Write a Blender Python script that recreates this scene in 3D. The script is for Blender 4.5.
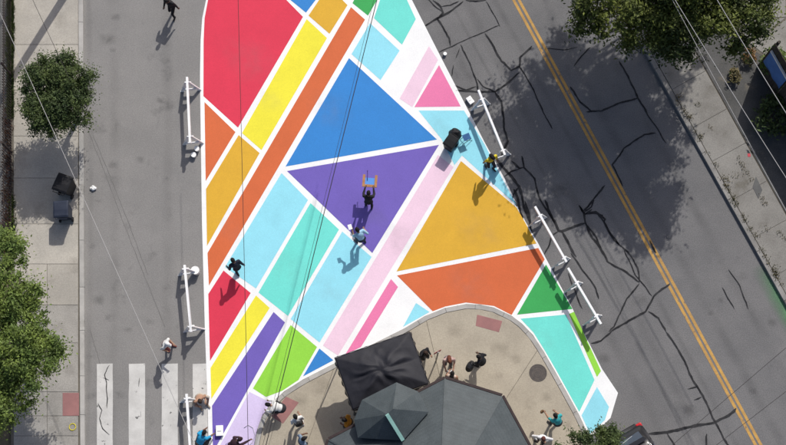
import bpy, bmesh, math, random
import numpy as np
from mathutils import Vector, Matrix
random.seed(7); rng = np.random.default_rng(7)
for o in list(bpy.data.objects): bpy.data.objects.remove(o, do_unlink=True)
scene = bpy.context.scene
col = scene.collection
# ------------------------------------------------------------------ camera
FPX, W0, H0 = 1240.0, 786.0, 445.0          # focal length in photo pixels
TILT = math.radians(14.0); DIST = 49.6      # drone looking down, leaning 14 degrees
cam = bpy.data.cameras.new('camera'); camo = bpy.data.objects.new('camera', cam); col.objects.link(camo)
cam.sensor_width = 36; cam.sensor_fit = 'HORIZONTAL'; cam.lens = 36 * FPX / W0
cam.clip_start = 0.5; cam.clip_end = 3000
CPOS = Vector((0, -DIST * math.sin(TILT), DIST * math.cos(TILT)))
camo.location = CPOS; camo.rotation_euler = (TILT, 0, 0)
scene.camera = camo
# ------------------------------------------------------------------ world, sun, exposure
SUN_EL = 45.0; SUN_AZ = 22.5                # azimuth clockwise from +Y (image up)
world = bpy.data.worlds.new('World'); scene.world = world; world.use_nodes = True
wn = world.node_tree.nodes; wl = world.node_tree.links
bg = wn['Background']; sky = wn.new('ShaderNodeTexSky'); sky.sky_type = 'NISHITA'; sky.sun_disc = False
sky.sun_elevation = math.radians(SUN_EL); sky.sun_rotation = math.radians(SUN_AZ)
sky.air_density = 0.8; sky.dust_density = 3.0; sky.altitude = 20
wl.new(sky.outputs[0], bg.inputs[0]); bg.inputs[1].default_value = 0.125
sl = bpy.data.lights.new('sun', 'SUN'); sl.energy = 3.75; sl.angle = math.radians(0.53); sl.color = (1, .965, .91)
so = bpy.data.objects.new('sun', sl); col.objects.link(so)
a, e = math.radians(SUN_AZ), math.radians(SUN_EL)
SUNV = Vector((math.sin(a) * math.cos(e), math.cos(a) * math.cos(e), math.sin(e)))
so.rotation_euler = SUNV.to_track_quat('Z', 'Y').to_euler(); so.location = (20, 40, 60)
vs = scene.view_settings; vs.view_transform = 'Standard'; vs.look = 'None'; vs.exposure = 0.0; vs.gamma = 1.0
vs.use_curve_mapping = False
# ------------------------------------------------------------------ helpers
ROT = Matrix.Rotation(TILT, 3, 'X')
def P(x, y, z=0.0):
    """survey point of the plan (photo pixel) on the horizontal plane z -> metres"""
    d = ROT @ Vector(((x - W0 / 2) / FPX, -(y - H0 / 2) / FPX, -1))
    t = (z - CPOS.z) / d.z
    return CPOS + d * t
def lin(c):
    return tuple((v / 255 / 12.92) if v / 255 <= .04045 else ((v / 255 + .055) / 1.055) ** 2.4 for v in c)
def tag(o, label=None, cat=None, group=None, kind=None):
    if label: o['label'] = label
    if cat: o['category'] = cat
    if group: o['group'] = group
    if kind: o['kind'] = kind
    return o
def link(name, me, parent=None):
    o = bpy.data.objects.new(name, me); col.objects.link(o)
    if parent is not None: o.parent = parent
    return o
def empty(name, loc=(0, 0, 0), rz=0.0):
    o = link(name, None); o.location = loc; o.rotation_euler.z = rz; o.empty_display_size = .2
    o['_mw'] = 1; del o['_mw']
    return o
def mesh(name, verts, faces, mats, idx=None, smooth=False):
    me = bpy.data.meshes.new(name)
    me.from_pydata([tuple(v) for v in verts], [], [tuple(f) for f in faces])
    for m in (mats if isinstance(mats, (list, tuple)) else [mats]): me.materials.append(m)
    if idx is not None: me.polygons.foreach_set('material_index', np.array(idx, dtype=np.int32))
    if smooth: me.polygons.foreach_set('use_smooth', np.ones(len(me.polygons), dtype=bool))
    me.update(); return me
class MB:
    def __init__(s): s.v = []; s.f = []; s.i = []; s.cur = 0
    def add(s, vs, fs):
        n = len(s.v); s.v += [Vector(v) for v in vs]; s.f += [[n + k for k in f] for f in fs]; s.i += [s.cur] * len(fs); return s
    def box(s, c, size, rot=None):
        c = Vector(c); h = Vector(size) / 2; vs = []
        for x in (-1, 1):
            for y in (-1, 1):
                for z in (-1, 1):
                    v = Vector((x * h.x, y * h.y, z * h.z)); vs.append(c + (rot @ v if rot else v))
        return s.add(vs, [(0, 1, 3, 2), (4, 6, 7, 5), (0, 4, 5, 1), (2, 3, 7, 6), (0, 2, 6, 4), (1, 5, 7, 3)])
    def beam(s, a, b, w, h, up=(0, 0, 1)):
        a, b = Vector(a), Vector(b); d = (b - a).normalized(); u = Vector(up)
        if abs(d.dot(u)) > .98: u = Vector((0, 1, 0))
        x = d.cross(u).normalized(); z = x.cross(d).normalized()
        vs = [p + x * sx * w / 2 + z * sz * h / 2 for p in (a, b) for sx, sz in ((-1, -1), (1, -1), (1, 1), (-1, 1))]
        return s.add(vs, [(3, 2, 1, 0), (4, 5, 6, 7), (0, 1, 5, 4), (1, 2, 6, 5), (2, 3, 7, 6), (3, 0, 4, 7)])
    def tube(s, pts, rad, n=8):
        pts = [Vector(p) for p in pts]
        if not isinstance(rad, (list, tuple)): rad = [rad] * len(pts)
        rings = []
        ref = None
        for k, p in enumerate(pts):
            d = (pts[min(k + 1, len(pts) - 1)] - pts[max(k - 1, 0)]).normalized()
            if ref is None: ref = d.orthogonal().normalized()
            x = (ref - d * ref.dot(d)).normalized(); ref = x; y = d.cross(x)
            rings.append([p + (x * math.cos(t) + y * math.sin(t)) * rad[k] for t in [2 * math.pi * j / n for j in range(n)]])
        vs = [v for r in rings for v in r]; fs = []
        for k in range(len(pts) - 1):
            for j in range(n):
                fs.append((k * n + j, k * n + (j + 1) % n, (k + 1) * n + (j + 1) % n, (k + 1) * n + j))
        fs.append(tuple(reversed(range(n)))); fs.append(tuple(range((len(pts) - 1) * n, len(pts) * n)))
        return s.add(vs, fs)
    def lathe(s, prof, c=(0, 0, 0), n=20, cap=True):
        c = Vector(c); vs = []; fs = []
        for r, z in prof: vs += [c + Vector((r * math.cos(2 * math.pi * j / n), r * math.sin(2 * math.pi * j / n), z)) for j in range(n)]
        for k in range(len(prof) - 1):
            for j in range(n): fs.append((k * n + j, k * n + (j + 1) % n, (k + 1) * n + (j + 1) % n, (k + 1) * n + j))
        if cap: fs.append(tuple(reversed(range(n)))); fs.append(tuple(range((len(prof) - 1) * n, len(prof) * n)))
        return s.add(vs, fs)
    def ell(s, c, r, rot=None, nu=14, nv=9):
        c = Vector(c); vs = []; fs = []
        for i in range(nv + 1):
            th = math.pi * i / nv
            for j in range(nu):
                ph = 2 * math.pi * j / nu
                v = Vector((r[0] * math.sin(th) * math.cos(ph), r[1] * math.sin(th) * math.sin(ph), r[2] * math.cos(th)))
                vs.append(c + (rot @ v if rot else v))
        for i in range(nv):
            for j in range(nu): fs.append((i * nu + j, (i + 1) * nu + j, (i + 1) * nu + (j + 1) % nu, i * nu + (j + 1) % nu))
        return s.add(vs, fs)
    def prism(s, pts, z0, z1):
        n = len(pts)
        vs = [(p[0], p[1], z0) for p in pts] + [(p[0], p[1], z1) for p in pts]
        ar = sum(pts[k][0] * pts[(k + 1) % n][1] - pts[(k + 1) % n][0] * pts[k][1] for k in range(n))
        top = list(range(n, 2 * n)); bot = list(reversed(range(n)))
        sd = [(k, (k + 1) % n, n + (k + 1) % n, n + k) for k in range(n)]
        fs = [top, bot] + sd
        if ar < 0: fs = [list(reversed(f)) for f in fs]
        return s.add(vs, fs)
    def build(s, name, mats, parent=None, smooth=False):
        return link(name, mesh(name, s.v, s.f, mats, s.i, smooth), parent)
def shrink(pts, d):
    """move each vertex of a (nearly convex) polygon inwards by d"""
    n = len(pts); ar = sum(pts[k][0] * pts[(k + 1) % n][1] - pts[(k + 1) % n][0] * pts[k][1] for k in range(n))
    sg = 1 if ar > 0 else -1; out = []
    for k in range(n):
        p0, p1, p2 = Vector(pts[k - 1][:2]), Vector(pts[k][:2]), Vector(pts[(k + 1) % n][:2])
        a = (p1 - p0); b = (p2 - p1)
        if a.length < 1e-6 or b.length < 1e-6: out.append(p1); continue
        a.normalize(); b.normalize()
        na = Vector((-a.y, a.x)) * sg; nb = Vector((-b.y, b.x)) * sg
        m = na + nb; L = max(m.length_squared / 2, .25)
        out.append(p1 + m / (L) * d)
    return out
# ------------------------------------------------------------------ materials
MATS = {}
def material(name, c1, c2=None, scale=3.0, rough=.8, bump=0.0, bscale=60.0, speck=0.0, sscale=90.0, rnd=0.0, metal=0.0,
             stain=None, stain_scale=.5, stain_lo=.55, stain_hi=.75, spec=.3, detail=6, island=0.0, trans=0.0, coat=0.0, dist=0.0):
    if name in MATS: return MATS[name]
    m = bpy.data.materials.new(name); m.use_nodes = True; MATS[name] = m
    N = m.node_tree.nodes; L = m.node_tree.links; b = N['Principled BSDF']
    b.inputs['Roughness'].default_value = rough; b.inputs['Metallic'].default_value = metal
    b.inputs['Specular IOR Level'].default_value = spec
    if coat: b.inputs['Coat Weight'].default_value = coat; b.inputs['Coat Roughness'].default_value = .08
    g = N.new('ShaderNodeNewGeometry')
    def noise(sc, det=6, ro=.6):
        t = N.new('ShaderNodeTexNoise'); t.inputs['Scale'].default_value = sc; t.inputs['Detail'].default_value = det
        t.inputs['Roughness'].default_value = ro; t.inputs['Distortion'].default_value = dist
        L.new(g.outputs['Position'], t.inputs['Vector']); return t.outputs['Fac']
    def ramp(f, lo, hi):
        r = N.new('ShaderNodeMapRange'); r.inputs[1].default_value = lo; r.inputs[2].default_value = hi
        r.interpolation_type = 'SMOOTHSTEP'; L.new(f, r.inputs[0]); return r.outputs[0]
    def mixc(f, A, B, mode='MIX'):
        x = N.new('ShaderNodeMix'); x.data_type = 'RGBA'; x.blend_type = mode
        if isinstance(f, float): x.inputs[0].default_value = f
        else: L.new(f, x.inputs[0])
        for sck, v in ((6, A), (7, B)):
            if isinstance(v, tuple): x.inputs[sck].default_value = (*v[:3], 1)
            else: L.new(v, x.inputs[sck])
        return x.outputs[2]
    c = tuple(c1)
    if c2 is not None: c = mixc(ramp(noise(scale, detail), .3, .7), tuple(c1), tuple(c2))
    if stain is not None: c = mixc(ramp(noise(stain_scale, 8, .65), stain_lo, stain_hi), c, tuple(stain))
    if speck:
        sp = N.new('ShaderNodeMapRange'); L.new(noise(sscale, 3, .7), sp.inputs[0])
        sp.inputs[1].default_value = .3; sp.inputs[2].default_value = .7; sp.inputs[3].default_value = 1 - speck; sp.inputs[4].default_value = 1 + speck
        cc = N.new('ShaderNodeCombineColor')
        for k in range(3): L.new(sp.outputs[0], cc.inputs[k])
        c = mixc(1.0, c, cc.outputs[0], 'MULTIPLY')
    for amt, src in ((rnd, 'obj'), (island, 'isl')):
        if amt:
            if src == 'obj': oi = N.new('ShaderNodeObjectInfo'); f = oi.outputs['Random']
            else: f = g.outputs['Random Per Island']
            sp = N.new('ShaderNodeMapRange'); L.new(f, sp.inputs[0]); sp.inputs[3].default_value = 1 - amt; sp.inputs[4].default_value = 1 + amt
            cc = N.new('ShaderNodeCombineColor')
            for k in range(3): L.new(sp.outputs[0], cc.inputs[k])
            c = mixc(1.0, c, cc.outputs[0], 'MULTIPLY')
    if isinstance(c, tuple): b.inputs['Base Color'].default_value = (*c[:3], 1)
    else: L.new(c, b.inputs['Base Color'])
    if bump:
        bp = N.new('ShaderNodeBump'); bp.inputs['Strength'].default_value = bump; bp.inputs['Distance'].default_value = .02
        L.new(noise(bscale, 4), bp.inputs['Height']); L.new(bp.outputs[0], b.inputs['Normal'])
    if trans:
        tb = N.new('ShaderNodeBsdfTranslucent'); mx = N.new('ShaderNodeMixShader'); mx.inputs[0].default_value = trans
        if isinstance(c, tuple): tb.inputs[0].default_value = (*c[:3], 1)
        else: L.new(c, tb.inputs[0])
        L.new(b.outputs[0], mx.inputs[1]); L.new(tb.outputs[0], mx.inputs[2]); L.new(mx.outputs[0], N['Material Output'].inputs[0])
    return m
def k(c, f): return tuple(v * f for v in c)
ASPH = material('asphalt_grey', (.164, .160, .159), (.136, .134, .135), .55, .92, .5, 60, .30, 26, stain=(.10, .099, .102), stain_scale=.5, stain_lo=.56, stain_hi=.78)
ASPL = material('asphalt_weathered', (.228, .220, .211), (.198, .192, .185), .5, .93, .4, 60, .22, 26, stain=(.135, .132, .128), stain_scale=.9, stain_lo=.56, stain_hi=.78)
TAR = material('crack_tar', (.016, .016, .018), (.045, .045, .047), 3, .85, .2, 40, spec=.1)
CONC = material('concrete_sidewalk', (.405, .375, .325), (.335, .313, .275), .9, .9, .3, 60, .16, 26, rnd=.07, stain=(.24, .22, .19), stain_scale=.7, stain_lo=.58, stain_hi=.8)
CONCG = material('concrete_grey', (.33, .313, .285), (.25, .236, .214), .9, .9, .3, 60, .2, 24, rnd=.08, stain=(.16, .15, .13), stain_scale=.8, stain_lo=.55, stain_hi=.8)
CONCI = material('concrete_island', (.395, .350, .275), (.33, .292, .23), .8, .9, .3, 60, .15, 26, rnd=.035, stain=(.22, .185, .145), stain_scale=.9, stain_lo=.58, stain_hi=.82)
CONCR = material('concrete_old', (.245, .235, .215), (.19, .181, .165), .9, .9, .35, 60, .24, 24, rnd=.1, stain=(.13, .12, .10), stain_scale=.9, stain_lo=.55, stain_hi=.78)
KERBR = material('granite_kerb_dull', (.26, .25, .235), (.19, .183, .172), 2, .85, .2, 90, .18, 60, rnd=.10, stain=(.11, .105, .095), stain_scale=1.2)
JOINT = material('joint_dirt', (.10, .09, .075), (.14, .125, .10), 4, .95)
KERB = material('granite_kerb', (.40, .385, .36), (.32, .31, .29), 2, .8, .2, 90, .15, 60, rnd=.10, stain=(.2, .19, .17), stain_scale=1.2)
WHITEP = material('white_paint', (.80, .80, .79), (.74, .74, .735), .7, .7, .35, 55, .06, 24, spec=.25, stain=(.64, .64, .63), stain_scale=.8, stain_lo=.55, stain_hi=.85)
XWALK = material('worn_white_paint', (.56, .55, .525), (.45, .44, .42), 1.5, .75, .2, 110, .10, 50, stain=(.12, .118, .115), stain_scale=3.2, stain_lo=.62, stain_hi=.66)
YLINE = material('worn_yellow_paint', (.50, .29, .075), (.36, .21, .07), 2, .75, .2, 110, .2, 30, stain=(.15, .12, .10), stain_scale=3.0, stain_lo=.56, stain_hi=.68)
PADR = material('red_pad', (.32, .155, .145), (.26, .13, .125), 2, .85, .3, 120, .1, 60)
SOIL = material('soil', (.13, .105, .075), (.085, .085, .04), 1.2, 1, .5, 30, .2, 20)
BARW = material('barricade_white', (.80, .80, .80), (.72, .72, .72), 3, .5, .05, 60)
WIREL = material('wire_pale', (.36, .35, .34), None, rough=.6)
WIRED = material('wire_dark', (.035, .03, .03), None, rough=.7)
BLK = material('black_plastic', (.010, .010, .012), (.016, .016, .018), 3, .55, .1, 80, spec=.2)
NAVY = material('navy_plastic', (.018, .024, .042), (.028, .035, .055), 3, .55, .1, 80, spec=.2)
DGREY = material('dark_grey_plastic', (.05, .055, .06), (.075, .08, .085), 3, .5, .1, 80)
IRON = material('iron_black', (.03, .025, .024), (.055, .035, .028), 6, .6, .1, 80)
WOODP = material('pole_wood', (.16, .11, .075), (.10, .07, .05), 6, .9, .4, 40)
# ------------------------------------------------------------------ the ground
def sheet(name, pts, z, m, parent=None):
    w = [P(x, y, z) for x, y in pts]
    ar = sum(w[q].x * w[(q + 1) % len(w)].y - w[(q + 1) % len(w)].x * w[q].y for q in range(len(w)))
    if ar < 0: w.reverse()
    return link(name, mesh(name, w, [range(len(w))], m), parent)
g = link('ground', mesh('ground', [(-900, -900, -.03), (900, -900, -.03), (900, 900, -.03), (-900, 900, -.03)], [(0, 1, 2, 3)], SOIL))
tag(g, kind='structure')
KX = lambda y: 677.6 + (y - 110) * .557          # right kerb line
road = tag(sheet('road', [(60, -900), (KX(-900) , -900), (KX(1100), 1100), (60, 1100)], 0, ASPH), kind='structure')
street = tag(sheet('side_street', [(82, -900), (330, -900), (330, 1100), (82, 1100)], .004, ASPL), kind='structure')
# ------------------------------------------------------------------ left sidewalk
side = tag(sheet('sidewalk', [(11, -300), (80, -300), (80, 800), (11, 800)], .112, JOINT), kind='structure')
def slab(poly, z0, z1, m, parent, name='paving_slab', gap=.007, px=True):
    w = [P(x, y, z1).xy for x, y in poly] if px else poly
    mb = MB(); mb.prism(shrink(w, gap), z0, z1 - .004); 
    # small bevel: upper face slightly inset
    mb2 = MB(); w2 = shrink(w, gap + .006)
    n = len(w); w1 = shrink(w, gap)
    vs = [(p.x, p.y, z0) for p in w1] + [(p.x, p.y, z1 - .005) for p in w1] + [(p.x, p.y, z1) for p in w2]
    ar = sum(w1[q].x * w1[(q + 1) % n].y - w1[(q + 1) % n].x * w1[q].y for q in range(n))
    fs = [list(range(2 * n, 3 * n))]
    for l in range(2): fs += [[l * n + q, l * n + (q + 1) % n, (l + 1) * n + (q + 1) % n, (l + 1) * n + q] for q in range(n)]
    if ar < 0: fs = [list(reversed(f)) for f in fs]
    mb2.add(vs, fs)
    return mb2.build(name, m, parent)
ys = [-110, -60, -8, 44.5, 90, 136, 178, 224, 264, 305, 343, 392, 416, 436, 480, 530]
for y0, y1 in zip(ys, ys[1:]):
    cols = [(13.5, 78.2)] if y1 <= 300 else [(13.5, 47), (47, 78.2)]
    for x0, x1 in cols:
        slab([(x0, y0), (x1, y0), (x1, y1), (x0, y1)], .07, .13 + random.uniform(-.003, .003), CONC if y0 < 300 else CONCG, side)
slab([(62.5, 392.8), (79, 392.8), (79, 416), (62.5, 416)], .11, .142, PADR, side, 'tactile_pad', .004)
yy = -110.0
while yy < 520:
    L = random.uniform(38, 52)
    dx = (yy / 445.) * 3
    slab([(78.2 + dx * .6, yy), (83 + dx * .6, yy), (83 + (yy + L) / 445 * 1.8, yy + L), (78.2 + (yy + L) / 445 * 1.8, yy + L)], -.02, .137, KERB, side, 'kerb_stone', .006)
    yy += L
# ------------------------------------------------------------------ right sidewalk and yard
U = Vector((.487, .874)); V = Vector((.874, -.487))       # along and across the main road (plan units)
def K2(y, off): return (KX(y) + V.x * off, y + V.y * off)
rs = tag(sheet('sidewalk', [K2(-300, 3), K2(-300, 44), K2(700, 44), K2(700, 3)], .112, JOINT), kind='structure')
rs.name = 'sidewalk.001'
y = -210.0
while y < 420:
    L = random.choice([34, 38, 41])
    slab([K2(y, 5.2), K2(y + L, 5.2), K2(y + L, 43.5), K2(y, 43.5)], .07, .13 + random.uniform(-.004, .004), CONCR, rs)
    y += L
y = -210.0
while y < 420:
    L = random.uniform(36, 52)
    slab([K2(y, 0), K2(y + L, 0), K2(y + L, 4.8), K2(y, 4.8)], -.02, .137, KERBR, rs, 'kerb_stone', .006); y += L
slab([(752.5, 187), (756, 176), (762.5, 190), (758.5, 199)], .12, .1375, material('dark_patch', (.10, .10, .10), (.13, .13, .125), 3, .9), rs, 'repair_patch', .002)
slab([(747.3, 153.6), (750.3, 153.2), (750.8, 156.5), (748, 157)], .12, .1365, material('red_mark', (.5, .06, .08), None, rough=.7), rs, 'survey_mark', .002)
yard = tag(sheet('yard', [K2(-300, 44.5), (1500, -300), (1500, 700), K2(700, 44.5)], .10, material('yard_asphalt', (.10, .098, .095), (.07, .07, .068), 1.2, .95, .4, 60, .25, 20, stain=(.16, .14, .11), stain_scale=1.3)), kind='structure')
drive = tag(sheet('driveway', [(728, -120), (712, 20), (744, 44), (790, 74), (840, 60), (840, -120)], .104, JOINT), kind='structure')
for poly in ([(728, -60), (738, 19), (786, 17), (786, -60)], [(738, 20), (748, 42), (770, 30), (786, 17.5)], [(749, 43), (786, 70), (800, 62), (786, 19), (771, 31)]):
    slab(poly, .08, .118, CONCR, drive, 'paving_slab', .01)
# ------------------------------------------------------------------ traffic island
isl = [(247, 480), (254, 446), (257, 430), (262, 416), (271, 403), (284, 391.5), (303, 379.5), (336, 362.5), (370, 345.5), (404, 328.5), (425, 316), (445, 308), (466, 304),
       (480, 304.6), (494, 307.5), (512, 316), (522, 323.5), (533, 335), (544, 352), (555, 371), (567, 392.5), (579, 414.5), (590, 438), (603, 470)]
island = tag(sheet('traffic_island', isl + [(590, 700), (260, 700)], .112, JOINT), kind='structure')
iw = [P(x, y, .13).xy for x, y in isl]
inn = shrink([P(x, y, .13).xy for x, y in isl + [(590, 700), (260, 700)]], .19)
def clip(poly, a, b, side):
    out = []; n = len(poly); d = (b - a)
    f = lambda p: (d.x * (p.y - a.y) - d.y * (p.x - a.x)) * side
    for q in range(n):
        p, r = poly[q], poly[(q + 1) % n]; fp, fr = f(p), f(r)
        if fp >= 0: out.append(p)
        if fp * fr < 0: out.append(p + (r - p) * (fp / (fp - fr)))
    return out
cells = [inn]
for (x0, y0), (x1, y1) in (((537, 351), (504, 402)), ((436, 361), (429, 332)), ((336, 362), (319, 410)), ((283, 392), (262, 470)), ((404, 328), (470, 345)), ((470, 345), (537, 351))):
    A, B = P(x0, y0, .13).xy, P(x1, y1, .13).xy; nc = []
    for c in cells:
        if (x0, y0) in ((404, 328), (470, 345)):
            ctr = sum(c, Vector((0, 0))) / len(c)
            nc.append(c); continue
        for sd in (1, -1):
            q = clip(c, A, B, sd)
            if len(q) >= 3:
                ar = abs(sum(q[t].x * q[(t + 1) % len(q)].y - q[(t + 1) % len(q)].x * q[t].y for t in range(len(q)))) / 2
                if ar > .05: nc.append(q)
    cells = nc
for c in cells:
    d = [c[0]]
    for p in c[1:]:
        if (p - d[-1]).length > .03: d.append(p)
    slab(d, .07, .13, CONCI, island, 'paving_slab', .006, px=False)
# kerb stones round the island
pts = [P(x, y, .13).xy for x, y in isl]; cum = [0]
for p, q in zip(pts, pts[1:]): cum.append(cum[-1] + (q - p).length)
def along(s_):
    for t in range(len(pts) - 1):
        if s_ <= cum[t + 1]: return pts[t] + (pts[t + 1] - pts[t]) * ((s_ - cum[t]) / (cum[t + 1] - cum[t]))
    return pts[-1]
n_st = 17; T = cum[-1]
ctr = P(430, 430, .13).xy
for t in range(n_st):
    s0, s1 = T * t / n_st, T * (t + 1) / n_st
    sub = [along(s0 + (s1 - s0) * q / 3) for q in range(4)]
    inner = []
    for q in range(4):
        sm = s0 + (s1 - s0) * q / 3; d = (along(min(sm + .15, T)) - along(max(sm - .15, 0))).normalized()
        inner.append(sub[q] + Vector((d.y, -d.x)) * .185)
    slab(sub + inner[::-1], -.02, .136, KERB, island, 'kerb_stone', .005, px=False)
slab([(286, 396.5), (299, 402.5), (283, 424), (271, 416.5)], .12, .1345, PADR, island, 'tactile_pad', .004)
slab([(477, 314.5), (502.5, 321), (499, 332.5), (475.5, 326)], .12, .1345, PADR, island, 'tactile_pad', .004)
mh = MB(); c = P(538, 373, .13)
mh.lathe([(.345, .10), (.345, .136), (.31, .139), (.30, .134), (.27, .134), (.265, .138), (.235, .138), (.23, .134), (.17, .134), (.165, .138), (.13, .138), (.125, .134), (.0001, .134)], (c.x, c.y, 0), 28)
mo = mh.build('manhole_cover', material('cast_iron', (.10, .085, .075), (.07, .062, .058), 8, .7, .8, 45, .2, 40), None, False)
tag(mo, 'round brown cast iron manhole cover set in the tan concrete', 'manhole cover')
# ------------------------------------------------------------------ mural
mur_out = [(214, -60), (206, 0), (202.2, 18), (200.6, 40), (200, 75), (200.4, 110), (202, 223), (205, 333), (207.5, 400), (208.7, 450), (209.5, 500), (560, 500),
           (590, 438), (610.5, 418), (618, 393), (602, 369), (586, 337), (581.6, 329), (573, 309.5), (546, 258.5), (538, 243), (525.6, 222), (504, 177.5), (485, 143), (468.5, 110.7), (439, 53.4), (412, 0), (384, -60)]
mural = empty('street_mural', P(380, 220, 0))
tag(mural, 'huge geometric mural of bright colour blocks and white lines painted on the road', 'mural')
def flat(name, poly, z, m, parent):
    w = [P(x, y, z) for x, y in poly]
    ar = sum(w[q].x * w[(q + 1) % len(w)].y - w[(q + 1) % len(w)].x * w[q].y for q in range(len(w)))
    if ar < 0: w.reverse()
    if parent is not None: w = [v - parent.location for v in w]
    return link(name, mesh(name, w, [range(len(w))], m), parent)
flat('white_lines', mur_out, .010, WHITEP, mural)
EXPO = 1.27
def paint(nm, rgb, sat=1.0):
    c = k(lin(rgb), 1 / EXPO)
    return material('paint_' + nm, c, k(c, .93), .8, .7, .35, 55, .075, 24, spec=.25, stain=k(c, .84), stain_scale=.5, stain_lo=.5, stain_hi=.85)
RED = paint('red', (230, 60, 86)); ORA = paint('orange', (222, 112, 66)); GOLD = paint('gold', (232, 180, 56)); YEL = paint('yellow', (252, 240, 66))
BLU = paint('blue', (56, 140, 216)); PUR = paint('purple', (120, 102, 192)); TEAL = paint('teal', (120, 234, 220)); LBL = paint('light_blue', (158, 234, 250))
GRN = paint('green', (64, 176, 92)); LIME = paint('lime', (156, 226, 74)); LPK = paint('light_pink', (250, 216, 234)); PNK = paint('pink', (245, 132, 180)); LAV = paint('lavender', (226, 210, 246))
panels = [
 (RED, [(216, -60), (208, 0), (204.6, 18), (203.6, 40), (203.4, 96), (238, 127.5), (303, 16.8), (286.5, 0), (240, -60)]),
 (BLU, [(244, -60), (290, -.5), (306, 12.5), (315.5, 0), (350, -60)]),
 (GOLD, [(354, -60), (319, 0), (308.5, 15.5), (329.5, 33.7), (347.5, 5), (342.5, 0), (372, -30)]),
 (YEL, [(306.7, 19), (327, 38), (261.5, 150), (242, 133)]),
 (ORA, [(351, 7), (365, 19.5), (208.9, 285.6), (207.5, 253)]),
 (GRN, [(355, -2), (352.5, 3), (368, 15.5), (377, 0), (384, -14)]),
 (TEAL, [(382, -6), (374, 18), (402, 44.5), (415.8, 19), (407, 0), (394, -25)]),
 (LBL, [(370, 23), (399.6, 50.5), (380.5, 80), (351.5, 54)]),
 (LPK, [(429, 46), (438, 60), (412.4, 107), (399.6, 98.5)]),
 (PNK, [(439, 65), (460.7, 106.4), (414.4, 107)]),
 (LBL, [(418.5, 110.5), (464, 110.5), (484.5, 144), (503, 180), (516.5, 205), (462, 155.5), (454.5, 165), (441.5, 139)]),
 (BLU, [(349, 58), (437, 139.5), (285.5, 166.5)]),
 (PUR, [(287, 171), (439, 144.8), (372.3, 253)]),
 (GOLD, [(238.7, 135), (259.6, 153), (207, 246), (206, 189)]),
 (ORA, [(204.5, 102), (235.4, 132), (205.7, 181)]),
 (LBL, [(281.5, 173), (308, 200), (256, 288.5), (225, 267)]),
 (TEAL, [(310.5, 203), (339, 229.5), (288, 316), (258.5, 292.5)]),
 (LBL, [(342.3, 231.5), (371.6, 257), (319.5, 342.5), (290.7, 319)]),
 (LPK, [(438, 155), (453.5, 167), (338, 355.5), (323, 345.5)]),
 (GOLD, [(461, 161), (516.5, 207.5), (526, 224), (536.5, 243.5), (396.5, 271.5)]),
 (ORA, [(397, 275.5), (538.3, 248), (544.7, 259.4), (511.6, 315), (494, 306), (466, 302.5), (445.4, 306.5), (432.7, 311.3)]),
 (GRN, [(546, 264.5), (572.5, 309), (517, 314.7)]),
 (TEAL, [(520.5, 318.7), (566, 314.6), (594.5, 380), (579.3, 412), (555.5, 369), (544.5, 350), (533.5, 332.5)]),
 (LIME, [(569, 314), (574, 311.8), (601, 371), (597, 377)]),
 (LBL, [(597, 387), (609, 407), (605, 420), (590, 434), (581.5, 415.5)]),
 (RED, [(223.5, 270.5), (250.7, 293), (210, 361), (208.3, 294)]),
 (YEL, [(256, 295.5), (269.7, 308), (211.3, 399), (210.5, 368)]),
 (PUR, [(273.6, 312), (285, 322.5), (216, 447), (213, 452), (212, 406)]),
 (LIME, [(290.7, 325), (317, 347), (298.5, 380), (282, 391), (266, 397), (253, 388.5)]),
 (BLU, [(319.4, 348.5), (333.4, 360.3), (303, 376.5)]),
 (LAV, [(249.4, 392), (264.7, 399.6), (272, 403), (254, 460), (212, 460)]),
 (PNK, [(391, 279), (398, 287), (361, 347), (345, 355)]),
 (LBL, [(416, 303), (429.5, 312), (403, 327)])]
for m, poly in panels: flat('paint_panel', poly, .014, m, mural)
# ------------------------------------------------------------------ road markings
def strip(pts, w, z, wob=0.0, px=True, n=1, taper=False):
    """ribbon on the ground along survey points"""
    w_ = [P(x, y, z) for x, y in pts] if px else [Vector(p) for p in pts]
    dense = []
    for p, q in zip(w_, w_[1:]):
        m = max(1, int((q - p).length / .12)) if wob else 1
        dense += [p + (q - p) * t / m for t in range(m)]
    dense.append(w_[-1])
    if wob:
        ph = random.uniform(0, 6); 
        for t in range(1, len(dense) - 1):
            dense[t] = dense[t] + Vector((math.sin(t * .9 + ph) + random.uniform(-1, 1), math.cos(t * .7 + ph) + random.uniform(-1, 1), 0)) * wob
    vs = []; fs = []
    for t, p in enumerate(dense):
        d = (dense[min(t + 1, len(dense) - 1)] - dense[max(t - 1, 0)]).normalized(); nrm = Vector((-d.y, d.x, 0))
        ww = w / 2 * (random.uniform(.78, 1.22) if wob else 1)
        if taper and t in (0, len(dense) - 1): ww *= .3
        vs += [p + nrm * ww, p - nrm * ww]
    for t in range(len(dense) - 1): fs.append((2 * t, 2 * t + 1, 2 * t + 3, 2 * t + 2))
    return vs, fs
def YX(y): return 515.4 + y * .5435
for nm, off in (('yellow_line', -2.7), ('yellow_line', 2.7)):
    vs, fs = strip([(YX(t) + off + 1, t) for t in (-260, 60, 250, 440, 700)], .115, .005)
    link('yellow_line', mesh('yellow_line', vs, fs, YLINE), road)
for x0, x1 in ((97, 112.7), (128.8, 145), (161.6, 178), (192.8, 207.5), (66 - 40, 66 - 39)):
    if x0 < 60: continue
    poly = []
    for q in range(9): poly.append((x0 + random.uniform(-.25, .25), 364 + q * 10.4))
    for q in range(8, -1, -1): poly.append((x1 + random.uniform(-.25, .25), 363.5 + q * 10.4))
    flat('crosswalk_bar', [(a_, b_) for a_, b_ in poly], .008, XWALK, street)
def R(ox, oy, z, lst): return [(ox + x / z, oy + y / z) for x, y in lst]
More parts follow.
